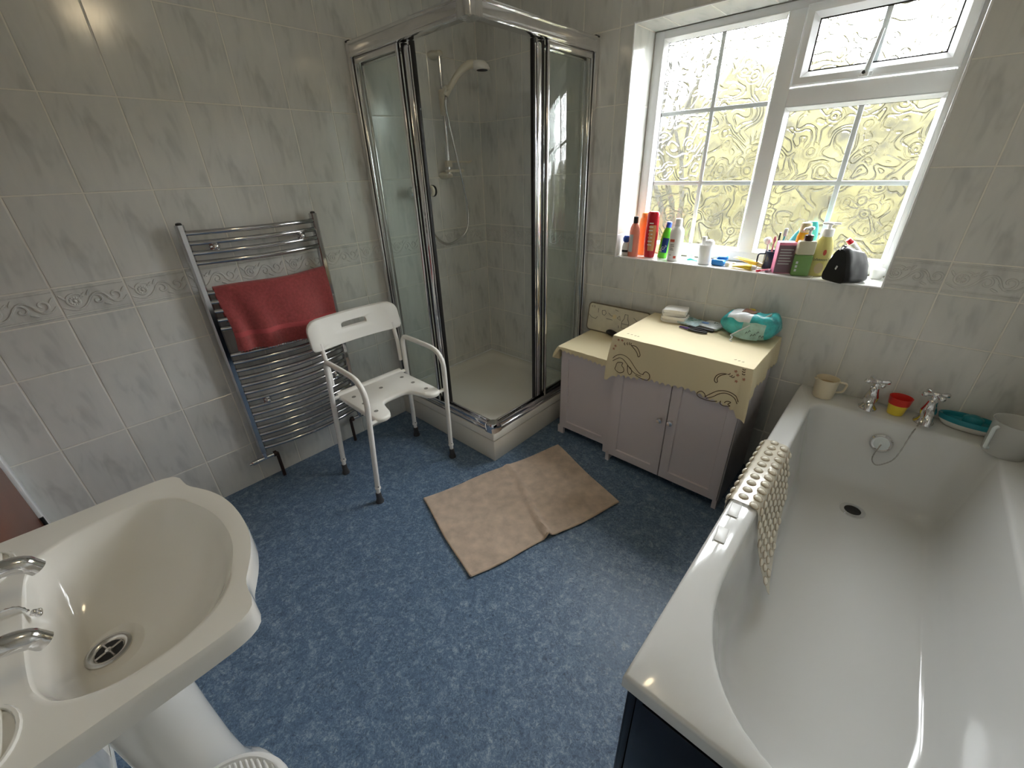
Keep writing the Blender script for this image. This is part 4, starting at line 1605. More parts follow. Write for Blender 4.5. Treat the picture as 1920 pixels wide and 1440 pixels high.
# embroidery on the front of the big cloth
EY = BC['y0'] - .008
CURV = {
    'a': [(1.401, 0.711), (1.425, 0.711), (1.441, 0.695), (1.45, 0.674), (1.442, 0.665), (1.435, 0.68), (1.423, 0.694), (1.401, 0.711)],
    'b': [(1.318, 0.627), (1.331, 0.642), (1.355, 0.652), (1.38, 0.651), (1.406, 0.638), (1.437, 0.605), (1.46, 0.584), (1.477, 0.582)],
    'c': [(1.319, 0.613), (1.343, 0.631), (1.364, 0.633), (1.387, 0.618), (1.411, 0.597), (1.44, 0.578), (1.468, 0.572)],
    'd': [(1.474, 0.581), (1.485, 0.599), (1.503, 0.593), (1.508, 0.574), (1.498, 0.558), (1.481, 0.558), (1.463, 0.562), (1.441, 0.571)],
    'e': [(1.333, 0.585), (1.339, 0.605), (1.367, 0.613), (1.364, 0.598), (1.376, 0.587), (1.378, 0.57), (1.358, 0.556), (1.34, 0.558), (1.331, 0.57), (1.333, 0.585)],
    'f': [(1.395, 0.607), (1.414, 0.598), (1.421, 0.579), (1.411, 0.565), (1.4, 0.58), (1.395, 0.607)],
    'g': [(1.827, 0.693), (1.807, 0.69), (1.791, 0.676), (1.787, 0.656), (1.794, 0.646), (1.8, 0.651), (1.796, 0.665), (1.806, 0.681), (1.827, 0.693)],
    'h': [(1.765, 0.569), (1.783, 0.588), (1.806, 0.609), (1.831, 0.618), (1.857, 0.617), (1.88, 0.607), (1.894, 0.59)],
    'i': [(1.771, 0.563), (1.796, 0.58), (1.819, 0.601), (1.843, 0.609), (1.871, 0.6), (1.891, 0.579)],
    'j': [(1.768, 0.567), (1.762, 0.581), (1.747, 0.588), (1.732, 0.577), (1.731, 0.563), (1.745, 0.556), (1.764, 0.556), (1.795, 0.558), (1.815, 0.564)],
    'k': [(1.828, 0.569), (1.829, 0.556), (1.841, 0.550), (1.856, 0.551), (1.866, 0.556), (1.857, 0.561), (1.866, 0.573), (1.851, 0.574), (1.843, 0.564)],
}


def flap_y(x, z):
    """front surface of the hanging cloth"""
    x0, x1 = BC['x0'] - .008, BC['x1'] + .008
    u = (x - x0) / (x1 - x0)
    s0 = (BC['y1'] - EY) + (x - x0)
    d = 0.185 + 0.012 * math.sin(u * 6.3 + 1.0)
    t = min(1, max(0, (0.7372 - z) / d))
    cr = max(0, 1 - min(u, 1 - u) / 0.055)
    nrm = (Vector((0, -1, 0)) + Vector((-1 if u < .5 else 1, 0, 0)) * cr * .8).normalized()
    fl = (0.004 + 0.030 * cr) * math.sin(t * PI / 2) + 0.006 * t * math.sin(s0 * 34 + 1.7)
    return EY + nrm.y * fl - 0.0012


b = MB()
for k, pts in CURV.items():
    P = crom([(x, 0, z) for x, z in pts], 4)
    b.tube([(p.x, flap_y(p.x, p.z), p.z) for p in P], 0.0017, 4)
for lx, lz, a in ((1.363, .709, .3), (1.377, .713, .3), (1.388, .716, .3), (1.397, .715, .3), (1.837, .693, 2.2), (1.846, .687, 2.2), (1.854, .684, 2.2), (1.884, .727, 1.6), (1.885, .717, 1.6), (1.887, .707, 1.6)):
    for sg in (-1, 1):
        d = Vector((math.cos(a + sg * .9), 0, math.sin(a + sg * .9))) * 0.0085
        p = Vector((lx, flap_y(lx, lz), lz))
        b.tube([p, p + d * .5, p + d], [0.0008, 0.0022, 0.0006], 5)
for tx, ty in ((1.345, -.40), (1.365, -.402), (1.385, -.404), (1.40, -.406), (1.83, -.405), (1.845, -.408), (1.86, -.41)):
    b.tube([(tx, ty, .7395), (tx + .008, ty + .006, .7395)], [0.0008, 0.0014], 4)
b.build('embroidery', 'embroidery_brown', big_cloth)['kind'] = 'stuff'
b = MB()
for fx, fz in ((1.333, .722), (1.352, .724), (1.857, .714), (1.867, .700), (1.867, .672), (1.893, .690), (1.322, .69), (1.316, .675)):
    for q in range(5):
        a = q * 2 * PI / 5
        p = Vector((fx, flap_y(fx, fz), fz))
        d = Vector((math.cos(a), 0, math.sin(a))) * 0.007
        b.tube([p, p + d * .6, p + d], [0.0007, 0.0018, 0.0006], 4)
b.build('embroidered_flowers', 'embroidery_pink', big_cloth)['kind'] = 'stuff'

# ------------------------------------------------------------------ bath towel used as a mat on the floor
A_, B_, C_, D_ = Vector((0.798, -1.307, 0)), Vector((1.048, -0.519, 0)), Vector((1.548, -0.707, 0)), Vector((1.303, -1.459, 0))
mt = thing('floor_towel', (1.17, -1.0, 0), 'beige folded towel laid as a mat on the blue floor', 'towel')


def mat_pt(u, v, lift=0.0):
    """u along A->B (0..1), v from the far edge (0) to the near edge (1)"""
    p = (A_ * (1 - u) + B_ * u) * (1 - v) + (D_ * (1 - u) + C_ * u) * v
    rc = 0.50 + 0.07 * (1 - v) + 0.02 * math.sin(v * 5)
    d = u - rc
    ridge = 0.026 * math.exp(-(d / 0.017) ** 2) * (0.35 + 0.65 * v ** 1.5)
    step = 0.003 / (1 + math.exp(-d * 80))
    z = 0.0065 + ridge + step
    w_ = max(0.0, 0.45 - u) / 0.45
    z += 0.0035 * w_ * max(0, noise.noise(Vector((u * 9, v * 16 + u * 5, 1.3)))) * 2
    z += 0.0045 * w_ * math.exp(-((v - (0.35 + 0.9 * u)) / 0.05) ** 2)
    z += 0.0014 * noise.noise(Vector((u * 22, v * 14, 5)))
    p = p + Vector((0.006 * math.sin(u * 11) * 1, 0.004 * math.sin(v * 7 + 1), 0))
    return (p.x, p.y, max(z, 0.0062) + lift)


b = MB()
b.sheet([[mat_pt(i / 80, j / 48) for i in range(81)] for j in range(49)], 0.011)
b.build('towel_body', 'towel_beige', mt, 60)
b = MB()
edge = [mat_pt(i / 60, 1.0) for i in range(61)]
b.tube([(x, y, max(z + .0005, 0.0068)) for x, y, z in edge], 0.0062, 6)
edge = [mat_pt(0.0, j / 40) for j in range(41)]
b.tube([(x, y, max(z, 0.0068)) for x, y, z in edge], 0.0060, 6)
b.build('hem', 'hem_beige', mt, 60)

# ------------------------------------------------------------------ things on the cabinets
CT = 0.7398
pbr('pad_white', (0.86, 0.85, 0.82), 0.85, bump=0.3, bump_scale=300)
PADL = ['lowest folded white pad of the stack on the double cabinet', 'second lowest folded white pad in the stack on the cabinet',
        'second highest folded white pad in the stack on the cabinet', 'topmost folded white pad of the stack on the double cabinet']
for k in range(4):
    b = MB()
    z0 = CT + 0.0005 + k * 0.0165
    rot = (0.30, 0.12, 0.38, 0.20)[k]
    rows = []
    lw, lh = 0.062 - .003 * k, 0.045
    L_ = []
    for i in range(13):
        a = -PI / 2 + PI * i / 12
        L_.append(((-lw - 0.009 * math.cos(a)), 0.0075 + 0.0075 * math.sin(a)))
    prof = [(lw, 0.0)] + [(-lw * .5, 0.0)] + L_ + [(-lw * .5, 0.0152), (lw, 0.0135 + .001 * k)]
    loops = []
    for j in range(9):
        y = -lh + 2 * lh * j / 8
        ed = 1 - 0.10 * abs(y / lh) ** 4
        loops.append([(x * ed, y + 0.004 * math.sin(x * 60 + k), z0 + z + 0.0006 * math.sin(j * 2 + k)) for x, z in prof])
    b.loft(loops, True, True, True)
    b.xform(Matrix.Translation((1.445 + (0, .004, -.005, .003)[k], -0.080 + (.003, -.004, .004, -.001)[k], 0)) @ Matrix.Rotation(rot, 4, 'Z'))
    tag(b.build('folded_pad', 'pad_white', smooth=60, loc=(1.445, -0.080, z0)), PADL[k], 'pad', 'folded white pads stacked on the cabinet')


def slab(name, mats, cx, cy, z0, w, d, h, rot, label, cat, r=0.003, puff=0.0):
    b = MB()
    G = 10
    top, bot = [], []
    for i in range(G + 1):
        row = []
        for j in range(G + 1):
            u, v = -1 + 2 * i / G, -1 + 2 * j / G
            e = (1 - abs(u) ** 6) * (1 - abs(v) ** 6)
            row.append((u * w / 2, v * d / 2, e))
        top.append(row)
    vs, fs = [], []
    n = G + 1
    for row in top:
        for x, y, e in row:
            vs.append((x, y, z0 + h * .5 + h * .5 * (0.35 + .65 * e) + puff * e * noise.noise(Vector((x * 40, y * 40, cx)))))
    for row in top:
        for x, y, e in row:
            vs.append((x, y, z0 + h * .5 - h * .5 * (0.35 + .65 * e)))
    N = n * n
    for i in range(G):
        for j in range(G):
            a, b2, c, d2 = i * n + j, (i + 1) * n + j, (i + 1) * n + j + 1, i * n + j + 1
            fs += [(a, b2, c, d2), (N + d2, N + c, N + b2, N + a)]
    ring = [j for j in range(n)] + [i * n + G for i in range(1, n)] + [G * n + j for j in range(G - 1, -1, -1)] + [i * n for i in range(G - 1, 0, -1)]
    for k in range(len(ring)):
        a, b2 = ring[k], ring[(k + 1) % len(ring)]
        fs.append((a, b2, N + b2, N + a))
    b.add(vs, fs)
    b.xform(Matrix.Translation((cx, cy, 0)) @ Matrix.Rotation(rot, 4, 'Z'))
    t_ = thing(name, (cx, cy, z0), label, cat)
    o = b.build('wrapper', mats, t_, 50)
    return t_


pbr('film_blue', (0.46, 0.62, 0.66), 0.25, noise_amt=0.35, noise_scale=45)
pbr('film_white', (0.66, 0.72, 0.76), 0.25, noise_amt=0.2, noise_scale=50)
pbr('print_blue', (0.14, 0.28, 0.58), 0.4)
pbr('print_dark', (0.03, 0.035, 0.045), 0.5)
pbr('print_green', (0.10, 0.30, 0.26), 0.5)
pk = slab('pad_packet', 'film_blue', 1.535, -0.085, CT + .001, 0.105, 0.10, 0.020, -0.25, 'pale blue plastic packet with printed pattern between pads and wipes', 'packet', puff=.004)
b = MB()
for q in range(5):
    a = q * 1.3
    b.lathe([(0.0085, 0.0), (0.0085, 0.0006)], (1.505 + .014 * q, -0.075 + 0.018 * math.sin(q * 2.1), CT + .0215), 10)
b.build('print', 'print_green', pk)['kind'] = 'stuff'
pk2 = slab('wipes_packet', 'film_white', 1.628, -0.078, CT + .001, 0.095, 0.095, 0.022, -0.2, 'white and blue flat plastic packet with an oval logo on the cabinet', 'packet', puff=.004)
MB().lathe([(0.022, 0.0), (0.022, 0.0006)], (1.603, -0.09, CT + .0228), 20, sx=1.0, sy=.65).build('oval_logo', 'print_blue', pk2)
b = MB()
for q in range(6):
    x = 1.632 + .010 * (q % 3)
    y = -0.07 - .022 * (q // 3)
    b.box(x, x + .006, y, y + .012, CT + .0222, CT + .0230)
b.build('print', 'print_dark', pk2)['kind'] = 'stuff'
# dark flat case in front of the packets and the purple-black grooming tool
pbr('case_black', (0.02, 0.02, 0.022), 0.35)
pbr('tool_purple', (0.10, 0.05, 0.22), 0.35)
b = MB().rbox(-0.06, 0.06, -0.011, 0.011, 0.0, 0.012, 0.004)
b.xform(Matrix.Translation((1.598, -0.138, CT + .0005)) @ Matrix.Rotation(0.0, 4, 'Z'))
tag(b.build('flat_case', 'case_black', smooth=40, loc=(1.598, -0.138, CT)), 'slim black case lying in front of the flat packets', 'case')
tl = thing('grooming_tool', (1.565, -0.178, CT), 'small grooming tool with purple tip and black looped handle', 'tool')
b = MB().tube(crom([(1.505, -0.170, CT + .006), (1.53, -0.174, CT + .007), (1.555, -0.176, CT + .007)], 4), [0.003, 0.0045, 0.005, 0.0055, 0.006, 0.006, 0.006, 0.006, 0.006], 8)
b.build('tip', 'tool_purple', tl, 60)
ring = [(1.595 + 0.042 * math.cos(2 * PI * k / 24), -0.178 + 0.0125 * math.sin(2 * PI * k / 24), CT + .0065) for k in range(24)]
MB().tube(ring, 0.0055, 8, closed=True).build('handle', 'case_black', tl, 60)
# open pack of wipes
pbr('wipes_teal', (0.05, 0.40, 0.42), 0.22, noise_amt=0.5, noise_scale=25)
pbr('wipes_white', (0.72, 0.76, 0.78), 0.25, noise_amt=0.15, noise_scale=30)
pbr('wipes_pale', (0.36, 0.56, 0.52), 0.35, noise_amt=0.25, noise_scale=35)
pbr('wipes_brown', (0.14, 0.06, 0.04), 0.4)
pbr('wipes_yellow', (0.65, 0.50, 0.06), 0.4)
wp = thing('wet_wipes_pack', (1.79, -0.09, CT), 'crumpled open teal and white pack of baby wipes on the cabinet', 'wipes pack')
b = MB()
vs, fs, mi = [], [], []
n, m = 28, 16
Rm = Matrix.Translation((1.793, -0.090, 0)) @ Matrix.Rotation(-0.12, 4, 'Z')


def wipe_pt(u, th, k=1.0):
    taper = (1 - abs(u) ** 5 * .85)
    ry, rz = 0.068 * (0.55 + .45 * taper), 0.055 * taper + .003
    c_, s2 = math.cos(th), math.sin(th)
    y = ry * math.copysign(abs(c_) ** .7, c_) * k
    z = rz * math.copysign(abs(s2) ** .8, s2) * k
    nz = noise.noise(Vector((u * 3.2, c_ * 1.7, s2 * 1.7 + 4))) * .012
    z2 = max(z + nz * (1 if s2 > -.3 else 0) + 0.057, 0.0005)
    return Vector((u * 0.118, y + nz * .5, CT + z2 + 0.018 * max(0, u) * (s2 > 0) * s2))


for i in range(n + 1):
    u = -1 + 2 * i / n
    L = [Rm @ wipe_pt(u, 2 * PI * k / m) for k in range(m)]
    vs += L
for i in range(n):
    u = -1 + 2 * (i + .5) / n
    for k in range(m):
        th = 2 * PI * (k + .5) / m
        q = (k + 1) % m
        fs.append((i * m + k, i * m + q, (i + 1) * m + q, (i + 1) * m + k))
        s2, c_ = math.sin(th), math.cos(th)
        if u < .15 and s2 > .2 and u > -.75:
            mi.append(1)
        elif c_ < -.2 and s2 < .5 and u > -.1 and u < .75:
            mi.append(2)
        else:
            mi.append(0)
o_ = len(b.v)
b.v += [tuple(p) for p in vs]
b.f += fs
b.mi += mi
b.f += [tuple(range(m)), tuple(n * m + k for k in range(m))]
b.mi += [0, 0]
b.build('wrapper', ['wipes_teal', 'wipes_white', 'wipes_pale'], wp, 60)
# torn flap folded to the front, with the dangling seal
b = MB()
P0, P1, P2 = Vector((1.872, -0.118, CT + .126)), Vector((1.745, -0.185, CT + .022)), Vector((1.850, -0.172, CT + .012))
G = []
for i in range(9):
    s_ = i / 8
    a, c = P0 + (P1 - P0) * s_, P0 + (P2 - P0) * s_
    G.append([a + (c - a) * (j / 8) + Vector((0, -.004 * math.sin(PI * j / 8), .004 * math.sin(3 * s_ + j * .5))) for j in range(9)])
b.sheet(G, 0.0012)
b.build('torn_flap', 'wipes_pale', wp, 50)
b = MB()
b.tube([P0 + (P1 - P0) * (k / 8) + Vector((0, -.003, .002)) for k in range(9)], 0.0028, 6)
b.build('seal_edge', 'wipes_white', wp, 50)
b = MB()
q = crom([P1, P1 + Vector((.010, -.012, -.006)), P1 + Vector((.004, -.020, -.016)), P1 + Vector((.016, -.024, -.0195))], 4)
b.tube(q, [0.005, .004, .003, .004, .003, .0025, .003, .0025, .002, .002, .002, .002, .0015], 6)
b.build('tear_strip', 'film_white', wp, 50)
b = MB()
p = Rm @ (wipe_pt(-.15, 1.2) + Vector((0, 0, .001)))
b.lathe([(0.015, -.004), (0.013, 0.001), (0.003, 0.0025)], p, 16, (0, -.35, 1))
b.build('sun_print', 'wipes_yellow', wp, 60)
b = MB()
G = [[Rm @ (wipe_pt(-.32 + .5 * i / 6, 1.45 + .45 * j / 3) + Vector((0, 0, .0015))) for j in range(4)] for i in range(7)]
b.sheet(G, .001)
b.build('brown_label', 'wipes_brown', wp, 60)
b = MB()
for q in range(7):
    x = 1.800 + .011 * q
    z = CT + .040 + .010 * math.sin(q * 2)
    b.tube([(x, -0.1815 + .0006 * q, z), (x + .004, -0.182 + .0006 * q, z + .010), (x + .008, -0.181 + .0006 * q, z + .004)], 0.0012, 4)
b.build('print', 'print_dark', wp)['kind'] = 'stuff'

# hairbrush and leaning tray on the low cabinet
ST = SC['zt'] + .0078
hb_ = thing('hairbrush', (1.15, -0.10, ST), 'black hairbrush lying on the low cloth-covered cabinet', 'brush')
b = MB().tube(crom([(1.050, -0.070, ST + .012), (1.075, -0.075, ST + .017), (1.11, -0.084, ST + .017), (1.15, -0.095, ST + .014)], 5), [0.006, .009, .012, .014, .015, .016, .0165, .0165, .016, .0155, .015, .014, .013, .012, .011, .010], 10)
b.build('brush_head', 'case_black', hb_, 60)
MB().tube(crom([(1.145, -0.094, ST + .013), (1.20, -0.108, ST + .012), (1.27, -0.126, ST + .012)], 4), [0.009, .0085, .008, .0075, .008, .0085, .009, .009, .006], 8).build('brush_handle', 'case_black', hb_, 60)
pbr('tray_pattern', (0.70, 0.66, 0.54), 0.4, noise_amt=0.08, noise_scale=20)
pbr('tray_edge', (0.20, 0.17, 0.12), 0.4)
ty = thing('serving_tray', (1.10, -0.03, ST), 'cream patterned tray leaning on the wall behind the low cabinet', 'tray')
b = MB()
L = rrect(-0.195, 0.195, -0.0, 0.162, 0.022, 0.0)
b.loft([[(x, y, -.004) for x, y, z in L], [(x, y, .004) for x, y, z in L]], True, True, True)
TM = Matrix.Translation((1.100, -0.058, ST)) @ Matrix.Rotation(PI / 2 - 0.16, 4, 'X')
b.xform(TM)
b.build('tray_board', 'tray_pattern', ty)
b = MB()
b.tube([TM @ Vector((x, y, .002)) for x, y, z in L], 0.0042, 6, closed=True)
b.build('rim', 'tray_edge', ty, 60)
b = MB()
dr_ = [[(-.19, .09), (-.17, .075), (-.14, .07), (-.13, .085)], [(-.175, .145), (-.172, .135)], [(-.158, .147), (-.156, .135)], [(-.13, .135), (-.128, .11)],
       [(-.105, .125), (-.10, .105), (-.085, .10), (-.075, .115), (-.085, .130), (-.105, .125)], [(-.06, .12), (-.04, .105), (-.03, .107)], [(-.07, .085), (-.03, .083)],
       [(.045, .13), (.043, .105), (.032, .085), (.033, .05), (.075, .05), (.076, .085), (.066, .105), (.064, .13), (.045, .13)], [(.034, .075), (.075, .075)], [(0.0, .10), (.02, .09), (.012, .115), (0, .10)],
       [(.10, .12), (.13, .10), (.15, .12)], [(.11, .08), (.15, .07)], [(-.02, .145), (.0, .14)], [(.015, .06), (.018, .045)]]
for cv in dr_:
    b.tube([TM @ Vector((x, y, .0046)) for x, y in cv], 0.0012, 4)
b.build('print', 'print_dark', ty)['kind'] = 'stuff'
MB().lathe([(0.013, 0.0040), (0.013, 0.0047)], (0, 0, 0), 14).xform(TM @ Matrix.Translation((-.02, .105, 0))).build('yellow_print', 'cloth_cream', ty)

# ------------------------------------------------------------------ things on the bath rim
pbr('mug_cream', (0.74, 0.66, 0.50), 0.3)
pbr('mug_inside', (0.50, 0.36, 0.16), 0.4)
pbr('toy_red', (0.62, 0.03, 0.02), 0.3)
pbr('toy_yellow', (0.80, 0.62, 0.06), 0.3)
pbr('boat_teal', (0.02, 0.24, 0.30), 0.3)
pbr('boat_white', (0.74, 0.73, 0.68), 0.35)
pbr('jug_clear', (0.75, 0.76, 0.74), 0.25, trans=0.0, alpha=0.55)
pbr('mat_plastic', (0.80, 0.75, 0.63), 0.15, alpha=0.70, spec=0.8)
pbr('bubble_plastic', (0.85, 0.80, 0.68), 0.08, alpha=0.85, spec=1.0)
pbr('bubble_rim', (0.38, 0.30, 0.20), 0.3)
RIM = BZ + 0.0006


def cup(t_, c, prof_o, wall, name, mat, seg=24, inner=None):
    """open vessel; prof_o list of (r,h) outside from bottom to top"""
    inside = [(r - wall, h) for r, h in reversed(prof_o)]
    inside[-1] = (inside[-1][0], prof_o[0][1] + wall)
    b = MB()
    b.lathe(prof_o + inside, c, seg, cap0=True, cap1=True)
    o = b.build(name, mat, t_, 45)
    return o


mg = thing('measuring_mug', (2.135, -0.085, RIM), 'cream plastic mug with handle on the corner of the bath', 'mug')
cup(mg, (2.135, -0.085, RIM), [(0.036, 0.0), (0.038, 0.004), (0.043, 0.086)], 0.002, 'mug_body', 'mug_cream')
MB().lathe([(0.0352, 0.010), (0.0392, 0.060), (0.036, 0.062)], (2.135, -0.085, RIM), 24).build('mug_content', 'mug_inside', mg, 40)
MB().tube(fillet([(2.172, -0.070, RIM + .072), (2.205, -0.058, RIM + .070), (2.198, -0.061, RIM + .028), (2.170, -0.072, RIM + .024)], .014), 0.0045, 8).build('handle', 'mug_cream', mg, 60)
b = MB().tube([(2.100, -.112, RIM + .0855), (2.093, -.116, RIM + .088), (2.098, -.122, RIM + .0855)], [.003, .004, .003], 6)
b.build('pouring_lip', 'mug_cream', mg, 60)
cp = thing('yellow_cup', (2.378, -0.072, RIM), 'yellow stacking cup between the two bath taps', 'cup')
cup(cp, (2.378, -0.072, RIM), [(0.025, 0.0), (0.026, 0.003), (0.0315, 0.044)], 0.0016, 'cup_body', 'toy_yellow')
cp = thing('red_cup', (2.378, -0.072, RIM + .02), 'red stacking cup nested in the yellow cup on the bath', 'cup')
cup(cp, (2.378, -0.072, RIM + .018), [(0.0255, 0.0), (0.0295, 0.0258), (0.0335, 0.0265), (0.0365, 0.055), (0.037, 0.056)], 0.0018, 'cup_body', 'toy_red')
# toy boat
bt_ = thing('toy_boat', (2.575, -0.100, RIM), 'teal and white toy boat on the bath rim behind the right tap', 'toy')


def hull(z, k, wk):
    L = []
    for i in range(28):
        a = 2 * PI * i / 28
        c_, s2 = math.cos(a), math.sin(a)
        x = 0.082 * k * math.copysign(abs(c_) ** .9, c_)
        y = 0.040 * wk * math.copysign(abs(s2) ** .8, s2) * (1 - .35 * max(0, -c_) ** 2)
        L.append((x, y, z))
    return L


BM = Matrix.Translation((2.580, -0.056, RIM)) @ Matrix.Rotation(-0.10, 4, 'Z')
b = MB().loft([hull(0.0, .72, .6), hull(0.004, .80, .75), hull(0.020, .95, .95), hull(0.026, .97, .98)], True, True, True).xform(BM)
b.build('hull', 'boat_white', bt_, 50)
b = MB().loft([hull(0.026, .99, 1.0), hull(0.044, 1.05, 1.08), hull(0.047, 1.03, 1.05), hull(0.044, .93, .88), hull(0.032, .88, .8)], True, True, True).xform(BM)
b.build('deck', 'boat_teal', bt_, 50)
b = MB().loft([[(x * .34 + .008, y * .55, z) for x, y, z in hull(0.032, 1, 1)], [(x * .34 + .008, y * .55, z) for x, y, z in hull(0.052, 1, 1)], [(x * .22 + .008, y * .4, z) for x, y, z in hull(0.060, 1, 1)]], True, True, True).xform(BM)
b.build('cabin', 'boat_teal', bt_, 50)
jg = thing('plastic_jug', (2.670, -0.170, RIM), 'clear frosted plastic jug at the far right corner of the bath', 'jug')
JC = (2.670, -0.170, RIM)
cup(jg, JC, [(0.052, 0.0), (0.054, 0.004), (0.061, 0.118), (0.064, 0.122)], 0.0018, 'jug_body', 'jug_clear', 32)
MB().tube(fillet([(2.670 - .048, -0.170 - .036, RIM + .105), (2.670 - .056, -0.170 - .043, RIM + .100), (2.670 - .052, -0.170 - .040, RIM + .022), (2.670 - .043, -0.170 - .032, RIM + .02)], .012), 0.0055, 8).build('handle', 'bar_white', jg, 60)

# anti-slip mat over the bath edge
bm_ = thing('bath_mat', (2.09, -0.81, 0.545), 'clear cream bubble anti-slip mat draped over the bath edge', 'mat')


def drape(u, s_):
    """u 0 far .. 1 near; s_ metres along the sheet from the outside edge -> point, normal"""
    y = -0.600 - 0.405 * u
    pts = [(2.0335, 0.490), (2.0335, 0.531), (2.037, 0.5405), (2.045, 0.5445), (2.100, 0.5450), (2.1125, 0.5415), (2.1195, 0.5300), (2.132, 0.47), (2.148, 0.40), (2.170, 0.335), (2.190, 0.29), (2.205, 0.26), (2.225, 0.235)]
    acc = 0
    for i in range(len(pts) - 1):
        a, c = Vector(pts[i]), Vector(pts[i + 1])
        l_ = (c - a).length
        if s_ <= acc + l_ or i == len(pts) - 2:
            t_ = (s_ - acc) / l_
            q = a + (c - a) * t_
            d = (c - a).normalized()
            nn = Vector((-d.y, d.x))
            return Vector((q.x, y, q.y)), Vector((nn.x, 0, nn.y))
        acc += l_


def mat_len(u):
    return 0.30 + 0.14 * u ** 1.3


b = MB()
G = []
for i in range(25):
    row = []
    for j in range(31):
        u, t_ = i / 24, j / 30
        L_ = mat_len(u)
        p, nn = drape(u, t_ * L_)
        ins = max(0, t_ - .45) * 0.10 * (1 - u)
        row.append(p + nn * 0.0015 + Vector((0, -ins * .6 + .0015 * math.sin(i * 1.1), 0)))
    G.append(row)
b.sheet(G, 0.0014)
b.build('mat_sheet', 'mat_plastic', bm_, 60)
b0 = MB().lathe([(0.0120, 0.0), (0.0110, 0.003), (0.0072, 0.0058), (0.002, 0.007)], (0, 0, 0), 12, cap0=False)
bub_me = b0.mesh('bubble', 'bubble_plastic', 60)
b0 = MB().tube([(0.0132 * math.cos(2 * PI * k / 12), 0.0132 * math.sin(2 * PI * k / 12), 0.0006) for k in range(12)], 0.0013, 4, closed=True)
rim_me = b0.mesh('bubble_rim', 'bubble_rim', 60)
for i in range(10):
    for j in range(12):
        u = (i + .5 + (.25 if j % 2 else -.25)) / 10
        L_ = mat_len(u)
        s_ = 0.015 + j * 0.0345
        if s_ > L_ - 0.012 or not 0.02 < u < .98:
            continue
        p, nn = drape(u, s_)
        t_ = s_ / L_
        p = p + nn * 0.0022 + Vector((0, -max(0, t_ - .45) * 0.10 * (1 - u) * .6, 0))
        rot = nn.to_track_quat('Z', 'Y').to_matrix().to_4x4()
        o = bpy.data.objects.new('bubble', bub_me)
        COL.objects.link(o)
        o.parent = bm_
        o.matrix_local = Matrix.Translation(p - Vector((2.09, -0.81, 0.545))) @ rot
        o2 = bpy.data.objects.new('bubble_rim', rim_me)
        COL.objects.link(o2)
        o2.parent = o
pbr('tape_white', (0.90, 0.91, 0.92), 0.3)
for (x, y, a), lb in zip(((2.066, -1.045, 0.06), (2.068, -1.165, 0.10)), ('white adhesive pad on the bath rim touching the bubble mat', 'white adhesive pad on the bath rim farther from the bubble mat')):
    b = MB().rbox(-0.013, 0.013, -0.030, 0.030, 0.0, 0.003, 0.001)
    b.rbox(-0.0175, -0.0135, -0.034, 0.034, 0.0, 0.002, 0.0008)
    b.xform(Matrix.Translation((x, y, RIM)) @ Matrix.Rotation(a, 4, 'Z'))
    tag(b.build('adhesive_pad', 'tape_white', smooth=40, loc=(x, y, RIM)), lb, 'pad')

# ------------------------------------------------------------------ window sill things
SZ = WZ0 + 0.0006


def bottle(name, label, c, prof, mat, cap, capmat, sx=1.0, sy=1.0, lab=None, labmat=None, tilt=None, rot=0.0, cat='bottle', seg=24, extra=None):
    """prof/cap: (r,h) lists; lab: (h0,h1,k) label band patch on the front"""
    t_ = thing(name, (c[0], c[1], SZ), label, cat)
    mt_ = Matrix.Identity(4)
    if tilt:
        mt_ = Matrix.Translation((c[0], c[1], SZ)) @ Matrix.Rotation(tilt, 4, 'Y') @ Matrix.Translation((-c[0], -c[1], -SZ))
    MB().lathe(prof, (c[0], c[1], SZ), seg, sx=sx, sy=sy, rot=rot).xform(mt_).build('bottle_body', mat, t_, 45)
    MB().lathe(cap, (c[0], c[1], SZ), seg, sx=1.0 if extra is None else sx, sy=1.0 if extra is None else sy).xform(mt_).build('cap', capmat, t_, 45)
    if lab:
        h0, h1, a0, a1 = lab
        G = []
        for i in range(7):
            h = h0 + (h1 - h0) * i / 6
            r = prof[0][0]
            for (r0, q0), (r1, q1) in zip(prof, prof[1:]):
                if q0 <= h <= q1 and q1 > q0:
                    r = r0 + (r1 - r0) * (h - q0) / (q1 - q0)
            row = []
            for j in range(11):
                a = a0 + (a1 - a0) * j / 10 + rot
                row.append(mt_ @ Vector((c[0] + (r + .0008) * sx * math.cos(a), c[1] + (r + .0008) * sy * math.sin(a), SZ + h)))
            G.append(row)
        MB().sheet(G, 0.0005).build('printed_label', labmat, t_, 45)
    return t_, mt_


